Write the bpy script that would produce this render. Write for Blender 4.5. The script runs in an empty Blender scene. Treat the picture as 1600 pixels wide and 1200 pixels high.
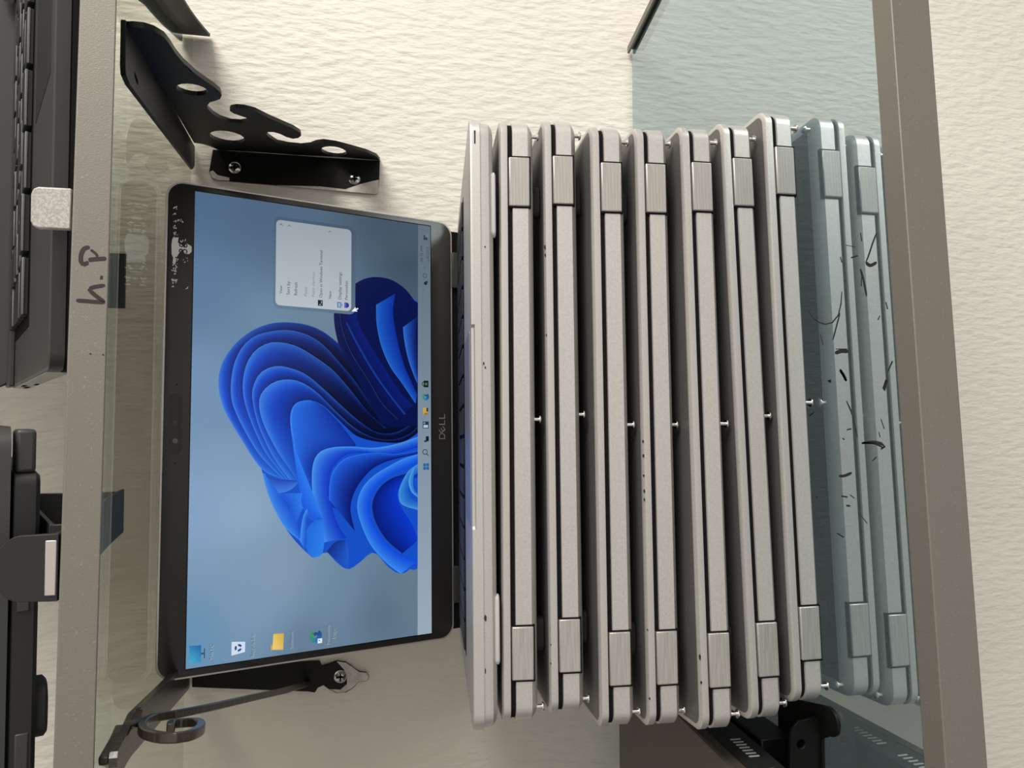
import bpy, math, random
from mathutils import Vector, Matrix
from mathutils.geometry import tessellate_polygon

# ------------------------------------------------------------------ camera
scene = bpy.context.scene
col = scene.collection
cam_data = bpy.data.cameras.new('camera')
cam_data.sensor_fit = 'HORIZONTAL'
cam_data.sensor_width = 36.0
cam_data.lens = 1250.0 / 1600.0 * 36.0
cam_data.clip_start = 0.01
cam = bpy.data.objects.new('camera', cam_data)
col.objects.link(cam)
CAM_R = ((-0.003589133156210813, -0.20923219724657263, -0.9778593997904598),
         (0.9991077895880681, -0.041899347288169374, 0.005298063917135787),
         (-0.04208019614535644, -0.9769679279956925, 0.2091959004382534))
cm = Matrix(CAM_R).transposed().to_4x4()
cm.translation = Vector((0, -0.6365682, 0.2425335))
cam.matrix_world = cm
scene.camera = cam

# ------------------------------------------------------------------ light
scene.view_settings.view_transform = 'Standard'
scene.view_settings.look = 'None'
scene.view_settings.gamma = 1.0
scene.view_settings.use_curve_mapping = False
scene.view_settings.exposure = 0.0
world = bpy.data.worlds.new('room_light')
scene.world = world
world.use_nodes = True
wn = world.node_tree
wn.nodes.clear()
w_out = wn.nodes.new('ShaderNodeOutputWorld')
w_bg = wn.nodes.new('ShaderNodeBackground')
w_tc = wn.nodes.new('ShaderNodeTexCoord')
w_dot = wn.nodes.new('ShaderNodeVectorMath')
w_dot.operation = 'DOT_PRODUCT'
w_dot.inputs[1].default_value = (0.56, -0.77, 0.31)
w_nrm = wn.nodes.new('ShaderNodeVectorMath')
w_nrm.operation = 'NORMALIZE'
w_mr = wn.nodes.new('ShaderNodeMapRange')
w_mr.inputs[1].default_value = -0.35
w_mr.inputs[2].default_value = 1.0
w_mr.inputs[3].default_value = 0.12
w_mr.inputs[4].default_value = 0.93
wn.links.new(w_tc.outputs['Generated'], w_nrm.inputs[0])
wn.links.new(w_nrm.outputs[0], w_dot.inputs[0])
wn.links.new(w_dot.outputs['Value'], w_mr.inputs[0])
wn.links.new(w_mr.outputs[0], w_bg.inputs['Strength'])
w_bg.inputs['Color'].default_value = (1.0, 0.955, 0.89, 1)
wn.links.new(w_bg.outputs[0], w_out.inputs[0])

def area_light(name, loc, target, size, power, colour):
    d = bpy.data.lights.new(name, 'AREA')
    d.shape = 'RECTANGLE'
    d.size, d.size_y = size
    d.energy = power
    d.color = colour
    o = bpy.data.objects.new(name, d)
    col.objects.link(o)
    o.location = loc
    o.rotation_euler = (Vector(target) - Vector(loc)).to_track_quat('-Z', 'Y').to_euler()
    return o
area_light('window_light', (1.12, -0.88, 0.74), (0.05, -0.1, 0.10), (0.6, 0.6), 18.0, (1.0, 0.96, 0.90))

# ------------------------------------------------------------------ traced tables (metres on their own real planes; screen tables in mm)
WEBF=[[0.1433,-0.3281],[0.18658,0.98244]]
WEB=[[-0.00618,0.32055],[-0.00756,0.31778],[-0.00747,0.31415],[-0.00393,0.31126],[0.00435,0.30923],[0.01571,0.30925],[0.03099,0.30985],[0.04907,0.30964],[0.07051,0.30806],[0.08659,0.30584],[0.1,0.30368],[0.11038,0.30256],[0.1197,0.30314],[0.12902,0.30516],[0.13519,0.30833],[0.14063,0.31192],[0.15178,0.31522],[0.16303,0.31627],[0.17715,0.3159],[0.19144,0.31385],[0.20217,0.30893],[0.20181,0.30353],[0.19599,0.29913],[0.18893,0.29762],[0.18165,0.29808],[0.17665,0.3006],[0.17076,0.30344],[0.16271,0.30472],[0.15602,0.30327],[0.15181,0.29964],[0.15184,0.29576],[0.15795,0.29052],[0.17616,0.28511],[0.19254,0.279],[0.21017,0.27242],[0.22483,0.2692],[0.23717,0.2692],[0.24785,0.27151],[0.25378,0.27546],[0.24734,0.27928],[0.23542,0.28261],[0.22943,0.28621],[0.23103,0.2898],[0.2395,0.29169],[0.25269,0.29105],[0.27649,0.28743],[0.28494,0.28043],[0.28725,0.27157],[0.27942,0.26482],[0.26661,0.26059],[0.25893,0.25539],[0.26365,0.24669],[0.27585,0.23772],[0.29429,0.22547],[0.31614,0.21645],[0.33933,0.21285],[0.34288,0.24289],[0.33915,0.27822],[0.33647,0.30564],[0.33658,0.32734],[0.33744,0.33551],[0.31912,0.33877],[0.30948,0.34243],[0.30551,0.34773]]
WEBH=[[[0.11312,0.30884],[0.11838,0.31038],[0.1224,0.31281],[0.12449,0.31573],[0.12428,0.31866],[0.12182,0.32112],[0.11755,0.32271],[0.11221,0.32321],[0.10665,0.32257],[0.1017,0.32094],[0.09805,0.31858],[0.09618,0.31584],[0.09632,0.31309],[0.09848,0.31072],[0.10237,0.30906],[0.1075,0.30839]],[[0.27356,0.30898],[0.28416,0.31131],[0.29214,0.31504],[0.29601,0.31957],[0.29505,0.32412],[0.28946,0.3279],[0.28033,0.33029],[0.26929,0.33097],[0.25814,0.32993],[0.2485,0.32741],[0.24162,0.32383],[0.23835,0.3197],[0.23905,0.31556],[0.24368,0.31197],[0.25171,0.30943],[0.26215,0.30835]],[[0.30789,0.23917],[0.31752,0.24003],[0.32503,0.24226],[0.32908,0.24552],[0.32892,0.24928],[0.3246,0.25289],[0.31693,0.25575],[0.30727,0.25743],[0.2972,0.25772],[0.28821,0.25664],[0.28154,0.2544],[0.27803,0.25134],[0.27811,0.24789],[0.28178,0.2445],[0.28861,0.24165],[0.29773,0.23976]]]
FLANGE=[[0.1426,-0.3328],[0.213,0.0105],[0.196,0.0135],[0.188,0.0036],[0.1821,-0.0253],[0.1239,-0.3387],[0.1242,-0.3422],[0.1394,-0.3384]]
WALLF=[[0.2066,0.3396],[0.2066,0.3275],[0.2066,0.3058],[0.2062,0.2782],[0.2057,0.2429],[0.2062,0.2129],[0.1916,0.2133],[0.1804,0.214],[0.1788,0.2157],[0.1817,0.2932],[0.1831,0.3367],[0.1851,0.3404],[0.1896,0.3421]]
WPAINT=[[[0.1811,0.2399],[0.1859,0.2285],[0.1904,0.2138],[0.18,0.214],[0.1786,0.2158],[0.18,0.2569],[0.1813,0.2917],[0.1823,0.2597]],[[0.189,0.3415],[0.1901,0.3393],[0.1867,0.3359],[0.1851,0.3271],[0.183,0.3274],[0.1829,0.3362],[0.1849,0.3401]]]
WSCREW=[[0.1933,0.3234],[0.1898,0.2328]]
STRIP=[[-0.1407,-0.175],[-0.1183,-0.2839],[-0.1183,-0.2968],[-0.1124,-0.3135],[-0.1125,-0.3253],[-0.111,-0.3464],[-0.1139,-0.3458],[-0.1176,-0.3374],[-0.1205,-0.3318],[-0.129,-0.3158],[-0.1305,-0.3032],[-0.1322,-0.293],[-0.1445,-0.2397],[-0.1684,-0.1345],[-0.1905,-0.0354],[-0.1703,-0.0386]]
SLOT=[[-0.1147,-0.3228],[-0.1142,-0.3274],[-0.115,-0.3281],[-0.1158,-0.3253],[-0.1159,-0.3217]]
BO=[-0.1328,-0.2483]
BD=[-0.26622,0.96391]
BAR=[[0.25655,0.26747],[0.16396,0.27754],[0.09539,0.29374],[0.03934,0.30578],[0.0032,0.31664],[-0.00602,0.32192],[-0.02671,0.32126],[-0.05552,0.31641],[-0.08338,0.30934],[-0.10434,0.301],[-0.11224,0.29434],[-0.10707,0.29061],[-0.08989,0.29032],[-0.06916,0.29311],[-0.05304,0.29737],[-0.04934,0.30215],[-0.05224,0.30613],[-0.06958,0.30343]]
BAR2=[[0.25655,0.26747],[0.37493,0.27116],[0.51932,0.28809],[0.58064,0.30954],[0.52349,0.31806],[0.36496,0.30746],[0.28702,0.29517]]
LPLATE=[[-0.1879,0.359],[-0.1854,0.3029],[-0.1861,0.2573],[-0.19,0.2558],[-0.1889,0.2516],[-0.1869,0.2446],[-0.1884,0.2375],[-0.1931,0.2317],[-0.1962,0.2274],[-0.1974,0.2217],[-0.2007,0.2198],[-0.2038,0.2216],[-0.2041,0.2281],[-0.2081,0.2317],[-0.2113,0.2373],[-0.2112,0.2444],[-0.2075,0.2508],[-0.2044,0.2544],[-0.2062,0.2586],[-0.2096,0.2606],[-0.2085,0.2655],[-0.2044,0.3028],[-0.1991,0.3589]]
LPAINT=[[-0.1868,0.2446],[-0.1885,0.2375],[-0.1927,0.2317],[-0.1962,0.2274],[-0.1971,0.2217],[-0.2003,0.2201],[-0.2033,0.2217],[-0.2036,0.2281],[-0.2077,0.2324],[-0.2107,0.2381],[-0.2107,0.2437],[-0.2076,0.2494],[-0.2085,0.2416],[-0.2045,0.2367],[-0.1988,0.2367],[-0.1937,0.2389]]
LSCREW=[[-0.1985,0.2417]]
MARKS=[[[[0.0849,-0.3124],[0.0806,-0.3094],[0.0756,-0.3064],[0.0728,-0.3043]],0.00056],[[[0.0728,-0.3043],[0.0707,-0.3075],[0.0713,-0.312]],0.00112],[[[0.0704,-0.3002],[0.0656,-0.3021],[0.0609,-0.3033],[0.0569,-0.3043]],0.00084],[[[0.0683,-0.3012],[0.062,-0.3006]],0.00056],[[[0.0563,-0.2563],[0.0523,-0.2598],[0.0488,-0.2657],[0.0469,-0.2738],[0.0486,-0.2795],[0.0527,-0.2836],[0.0618,-0.2854]],0.00045],[[[0.0514,-0.2835],[0.0451,-0.2804],[0.0387,-0.2773]],0.00056],[[[0.0318,-0.2789],[0.0324,-0.2844],[0.0317,-0.2893]],0.0014],[[[0.0338,-0.2796],[0.033,-0.2887]],0.00056],[[[0.0233,-0.2826],[0.0201,-0.2855],[0.0174,-0.2875]],0.00112],[[[0.018,-0.2726],[0.0183,-0.2749]],0.00112],[[[0.0772,-0.2933],[0.0771,-0.2985]],0.00084],[[[0.0842,-0.2894],[0.0818,-0.2966]],0.00042],[[[0.0125,-0.3146],[0.0166,-0.3169]],0.0014],[[[0.0202,-0.318],[0.0248,-0.3213]],0.00084],[[[0.0519,-0.3178],[0.0486,-0.3189]],0.00056],[[[0.0446,-0.312],[0.0463,-0.3135]],0.00056],[[[0.0425,-0.2667],[0.0368,-0.2688]],0.00056],[[[0.0792,-0.2849],[0.0763,-0.2859]],0.00056],[[[0.0876,-0.3008],[0.0835,-0.3017]],0.00056],[[[0.023,-0.2826],[0.0208,-0.285],[0.0175,-0.2876]],0.00112],[[[0.0182,-0.273],[0.0173,-0.2748]],0.00112],[[[0.0076,-0.2872],[0.0023,-0.2908],[-0.0029,-0.2931],[-0.01,-0.2949]],0.00056],[[[0.0003,-0.2554],[0.0022,-0.2594]],0.0007],[[[-0.0065,-0.2871],[-0.006,-0.2905]],0.00084],[[[-0.0108,-0.2835],[-0.0113,-0.2849]],0.0007],[[[-0.0128,-0.2984],[-0.0119,-0.3062],[-0.0125,-0.3122],[-0.0136,-0.3148],[-0.015,-0.3121]],0.00098],[[[-0.0125,-0.2984],[-0.0127,-0.3077],[-0.0143,-0.3136]],0.00056],[[[-0.0207,-0.3059],[-0.0188,-0.3087]],0.00056],[[[-0.0296,-0.28],[-0.0291,-0.2846],[-0.0273,-0.2901]],0.00098],[[[-0.0393,-0.2817],[-0.0394,-0.2863]],0.00098],[[[-0.0381,-0.2885],[-0.0394,-0.2918]],0.00056],[[[-0.0436,-0.2855],[-0.0435,-0.2883]],0.00112],[[[-0.0466,-0.2956],[-0.0502,-0.301]],0.00042],[[[-0.0582,-0.2776],[-0.0594,-0.2827]],0.00084],[[[-0.0413,-0.2604],[-0.0423,-0.2611]],0.00056],[[[0.0118,-0.3153],[0.0166,-0.3176]],0.0014],[[[-0.0013,-0.3126],[-0.0057,-0.3147]],0.00042],[[[-0.0072,-0.3109],[-0.0096,-0.3116]],0.00042]]
HP=[[[[0.0591,0.3272],[0.0585,0.3289],[0.0562,0.3298],[0.0536,0.3296],[0.0531,0.3283],[0.0541,0.3276]],0.001],[[[0.0582,0.3268],[0.0568,0.3251],[0.0559,0.3247]],0.0006],[[[0.0545,0.3274],[0.0549,0.3257],[0.0553,0.3218]],0.001],[[[0.0486,0.3235],[0.0485,0.3227]],0.0016],[[[0.0404,0.3307],[0.0403,0.3279],[0.0401,0.3252],[0.04,0.3217]],0.0009],[[[0.0401,0.3218],[0.0416,0.3239],[0.0434,0.326],[0.0444,0.3267],[0.0452,0.3254],[0.0459,0.3219]],0.0009],[[[0.0222,0.3259],[0.0221,0.3254]],0.0005],[[[0.0221,0.3219],[0.0217,0.3214]],0.0005]]
SIL=[[56.79,93.7],[63.85,104.02],[67.69,114.9],[68.64,127.04],[67.19,138.86],[62.25,150.36],[54.33,160.13],[45.29,166.93],[35.09,171.15],[23.69,171.77],[12.4,169.14],[1.1,163.49],[-10.29,156.39],[-21.82,149.22],[-26.94,144.61],[-30.56,143.71],[-40.7,141.16],[-53.86,135.97],[-66.53,128.56],[-76.44,121.1],[-84.29,113.57],[-87.22,109.78],[-85.74,104.46],[-83.8,101.1],[-91.81,93.61],[-96.97,85.72],[-93.16,77.75],[-87.2,67.19],[-98.06,56.38],[-103.53,47.09],[-100.34,39.36],[-95.34,33.78],[-15.69,33.67],[49.11,33.42],[87.61,33.23],[91.12,36.29],[98.93,43.38],[104.81,54.85],[105.31,68.02],[100.99,78.97],[92.42,88.28],[81.46,96.02],[69.45,96.4]]
FOLDS=[[[56.79,93.7],[63.85,104.02],[67.69,114.9],[68.64,127.04],[67.19,138.86],[62.25,150.36],[54.33,160.13],[45.29,166.93],[35.09,171.15],[23.69,171.77],[12.4,169.14],[1.1,163.49],[-10.29,156.39],[-21.82,149.22],[-29.88,142.01],[-34.51,131.84]],[[17.19,71.59],[30.97,81.49],[45.16,94.43],[54.65,103.96],[60.86,114.84],[63.23,126.98],[61.84,138.8],[57.56,150.29],[48.61,158.65],[35.41,163.33],[18.19,164.03],[3.98,159.11],[-16.1,147.88],[-26.35,139.18],[-34.99,130.37]],[[-1.5,59.86],[9.38,71.57],[24.66,84.7],[38.09,97.56],[47.37,111.66],[52.84,122.37],[54.78,132.84],[53.67,141.61],[47.61,150.16],[37.18,155.4],[22.68,156.87],[6.91,153.14],[-14.71,143.63],[-27.17,134.83],[-35.35,128.17]],[[0.14,40.96],[-4.65,51.35],[-4.64,64.89],[3.1,78.12],[13.73,91.06],[24.9,103.74],[34.32,116.13],[38.09,126.72],[39.05,135.6],[35.45,144.27],[28.7,149.19],[18.5,150.9],[1.19,147.12],[-16.94,139.01],[-27.97,131.91],[-35.72,125.95]],[[0.49,33.57],[-4.98,39.22],[-9.4,51.35],[-8.54,66.55],[-1.55,81.35],[10.6,95.8],[22.5,108.37],[28.96,119.12],[30.45,128.13],[28.38,136.94],[22.3,144.1],[14.24,146.58],[1.21,143.55],[-16.27,134.67],[-26.61,127.52],[-35.87,121.2]],[[-4.66,33.58],[-11.03,44.46],[-11.74,56.46],[-10.09,69.86],[-6.17,81.33],[3.77,92.6],[13.52,103.66],[17.12,112.93],[15.45,121.25],[10.18,125.39],[1.3,126.04],[-10.51,123.99],[-22.32,121.93],[-34.14,120.02],[-40.07,118.47],[-44.51,117.68]]]
RIB=[[[[-49.02,115.39],[-34.16,119.28],[-22.33,121.63],[-10.51,123.99],[1.3,126.04],[10.18,125.39],[15.45,121.25],[17.12,112.93]],[[-55.99,93.82],[-40.51,106.34],[-25.51,110.29],[-16.7,100.33],[-14.63,81.29],[-7.7,84.55],[3.75,94.18],[12.76,103.65]],[38,112,228],[10,44,150]],[[[81.7,93.05],[67.81,91.37],[51.07,84.83],[31.29,71.63],[15.81,61.57],[4.88,49.63]],[[85.8,81.72],[70.28,78.37],[53.52,68.36],[36.58,56.5],[22.51,46.17],[14.65,37.43]],[4,12,60],[6,26,110]],[[[85.56,65.92],[71.2,65.38],[55.48,61.63],[41.44,54.8],[30.54,46.17],[16.29,35.66]],[[94.91,51.37],[80.16,53.1],[60.99,49.63],[43.5,44.42],[32.38,39.17],[22.8,34.23]],[30,100,200],[8,45,150]],[[[71.0,45.27],[64.54,44.75],[53.29,42.66],[42.1,39.15],[30.92,34.22]],[[80.06,33.4],[71.74,34.66],[61.9,34.68],[48.84,34.18],[37.45,33.67]],[40,110,215],[6,20,90]],[[[71.15,88.16],[56.03,79.96],[37.71,68.32],[22.26,56.49],[8.12,44.44]],[[71.53,87.2],[56.42,78.65],[38.08,66.99],[22.61,55.13],[8.78,43.05]],[24,70,160],[10,40,120]],[[[-77.75,102.99],[-64.15,107.68],[-47.76,110.56],[-28.47,111.02],[-18.85,107.28],[-14.9,98.78],[-14.14,84.52],[-15.23,68.19],[-12.88,51.35],[-7.56,33.59]],[[-75.87,87.41],[-64.98,93.77],[-49.77,98.55],[-39.26,99.4],[-28.81,97.13],[-19.9,87.69],[-18.56,74.77],[-20.31,61.51],[-18.93,47.92],[-15.12,33.61]],[70,150,235],[10,50,190]],[[[-49.74,99.33],[-39.28,98.93],[-30.33,96.33],[-22.92,89.27],[-19.74,78.03],[-18.7,64.86],[-19.7,49.64],[-17.53,33.61]],[[-71.78,81.05],[-56.47,84.32],[-44.46,81.17],[-35.5,74.71],[-29.51,68.16],[-25.06,58.14],[-22.13,46.19],[-19.93,33.62]],[30,100,225],[4,20,110]],[[[-19.93,33.62],[-22.95,44.47],[-27.48,54.75],[-34.93,68.14],[-43.13,75.99],[-53.67,79.51],[-65.97,77.04],[-81.68,69.67],[-94.84,58.06],[-103.53,47.09]],[[-25.54,33.63],[-30.12,42.74],[-33.06,51.35],[-39.01,61.48],[-46.51,68.11],[-55.63,70.56],[-66.5,68.06],[-79.33,59.75],[-89.5,47.94],[-95.34,33.78]],[60,140,235],[12,70,215]],[[[-30.34,33.64],[-34.04,44.47],[-36.89,54.75],[-43.58,63.98],[-54.17,68.92],[-66.6,66.42],[-79.45,58.08],[-89.63,46.23]],[[-36.74,33.65],[-38.1,41.01],[-41.09,46.2],[-47.25,49.64],[-55.17,47.93],[-63.28,42.77],[-71.45,37.58],[-81.17,33.75]],[4,22,110],[6,55,200]],[[[-27.14,33.63],[-31.75,41.0],[-39.51,46.2],[-47.29,48.78],[-55.25,46.21],[-59.81,33.71]],[[-33.54,33.65],[-36.59,38.39],[-42.85,41.02],[-47.6,41.02],[-51.66,38.42],[-54.26,33.69]],[70,150,220],[20,90,190]],[[[-30.25,37.51],[-38.1,41.01],[-46.09,39.28],[-51.08,33.69]],[[-29.5,35.4],[-38.21,37.52],[-45.39,36.66],[-48.69,33.68]],[90,170,230],[30,110,200]],[[[-37.06,120.74],[-45.92,119.17],[-54.83,116.84],[-62.5,110.74],[-62.2,103.1]],[[1.3,126.04],[-10.5,124.43],[-25.34,118.61],[-40.29,112.44],[-62.2,103.1]],[20,80,215],[40,120,235]],[[[-83.8,101.1],[-78.94,96.8],[-77.04,92.13],[-77.37,87.4]],[[-96.97,85.72],[-91.01,85.43],[-83.49,85.78],[-77.37,87.4]],[8,40,130],[30,90,200]],[[[-84.29,113.57],[-76.87,115.14],[-68.18,114.01],[-63.33,109.21],[-62.9,103.87]],[[-87.22,109.78],[-85.74,104.46],[-79.25,102.67],[-70.35,103.04],[-63.21,103.56]],[25,100,215],[40,125,230]],[[[-30.56,143.71],[-40.7,141.16],[-53.86,135.97],[-66.53,128.56],[-75.93,118.14]],[[-31.36,140.56],[-40.99,133.22],[-49.88,128.74],[-58.9,122.76],[-75.25,117.4]],[60,140,235],[20,80,205]],[[[-31.32,141.99],[-34.42,134.75],[-35.42,125.95],[-36.32,120.75]],[[-43.89,133.19],[-43.34,128.81],[-41.32,124.42],[-37.79,120.74]],[20,60,170],[60,120,220]],[[[-43.89,133.19],[-51.43,126.52],[-64.72,122.7],[-58.37,119.05]],[[-44.51,117.68],[-48.89,118.39],[-53.32,117.6],[-53.36,116.85]],[20,80,205],[45,120,230]],[[[-75.87,118.88],[-66.45,118.22],[-59.22,116.8],[-54.94,114.58]],[[-82.71,115.08],[-69.61,114.45],[-62.28,114.52],[-59.47,112.28]],[70,150,240],[20,80,200]]]
MENU=[[136.93,137.06],[136.85,84.68],[79.37,84.41],[79.48,136.7]]
TEXTS=[["View",[87.24,132.48],5.48,[45,50,58],"menu"],["Sort by",[87.06,127.42],9.07,[45,50,58],"menu"],["Refresh",[87.19,122.38],8.79,[45,50,58],"menu"],["Paste",[87.15,115.65],6.22,[125,132,140],"menu"],["Paste shortcut",[87.28,110.49],16.82,[125,132,140],"menu"],["Open in Windows Terminal",[87.09,105.21],32.56,[45,50,58],"menu"],["New",[87.13,98.79],5.2,[45,50,58],"menu"],["Display settings",[87.16,91.67],18.95,[45,50,58],"menu"],["Personalize",[87.23,87.1],13.08,[45,50,58],"menu"],["This PC",[-143.72,172.44],9.44,[40,48,60],"icon"],["Recycle Bin",[-145.36,147.66],13.71,[40,48,60],"icon"],["Software",[-143.8,122.97],10.98,[40,48,60],"icon"],["Microsoft",[-144.27,98.5],12.17,[40,48,60],"icon"],["Edge",[-141.07,94.59],6.36,[40,48,60],"icon"],["10:13 AM",[120.79,29.63],11.44,[45,52,62],"task"],["1/4/2023",[121.66,24.47],10.37,[60,68,78],"task"]]
ICONS=[[[-143.75,186.21],[-133.69,186.27],[-134.18,179.42],[-144.32,179.37]],[[-143.04,161.41],[-134.62,161.41],[-135.61,153.12],[-141.9,153.22]],[[-142.97,136.18],[-133.24,135.6],[-133.58,128.89],[-143.94,129.26]]]
EDGE=[[-138.26,107.86],[-143.83,107.81]]
TASK=[[30.66,27.74],[21.34,27.51],[11.1,27.8],[0.89,27.83],[-9.29,27.35],[-18.98,27.89],[-29.11,27.41]]
TRAY=[[139.19,27.41],[116.2,27.22],[110.39,28.02],[104.72,27.52],[99.44,28.05]]
ARROWS=[[133.95,133.64],[133.91,128.24],[133.62,100.12]]
MICONS=[[83.34,106.52],[83.17,92.95],[83.38,87.98]]
CURSOR=[79.38,84.27]
LOGO=[[-9.35,14.41],[9.87,14.32]]
CAM=[[19.81,196.7],[-18.22,197.04],[0.94,196.51],[-9.63,196.66],[24.95,196.44],[-23.29,196.57]]
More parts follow.
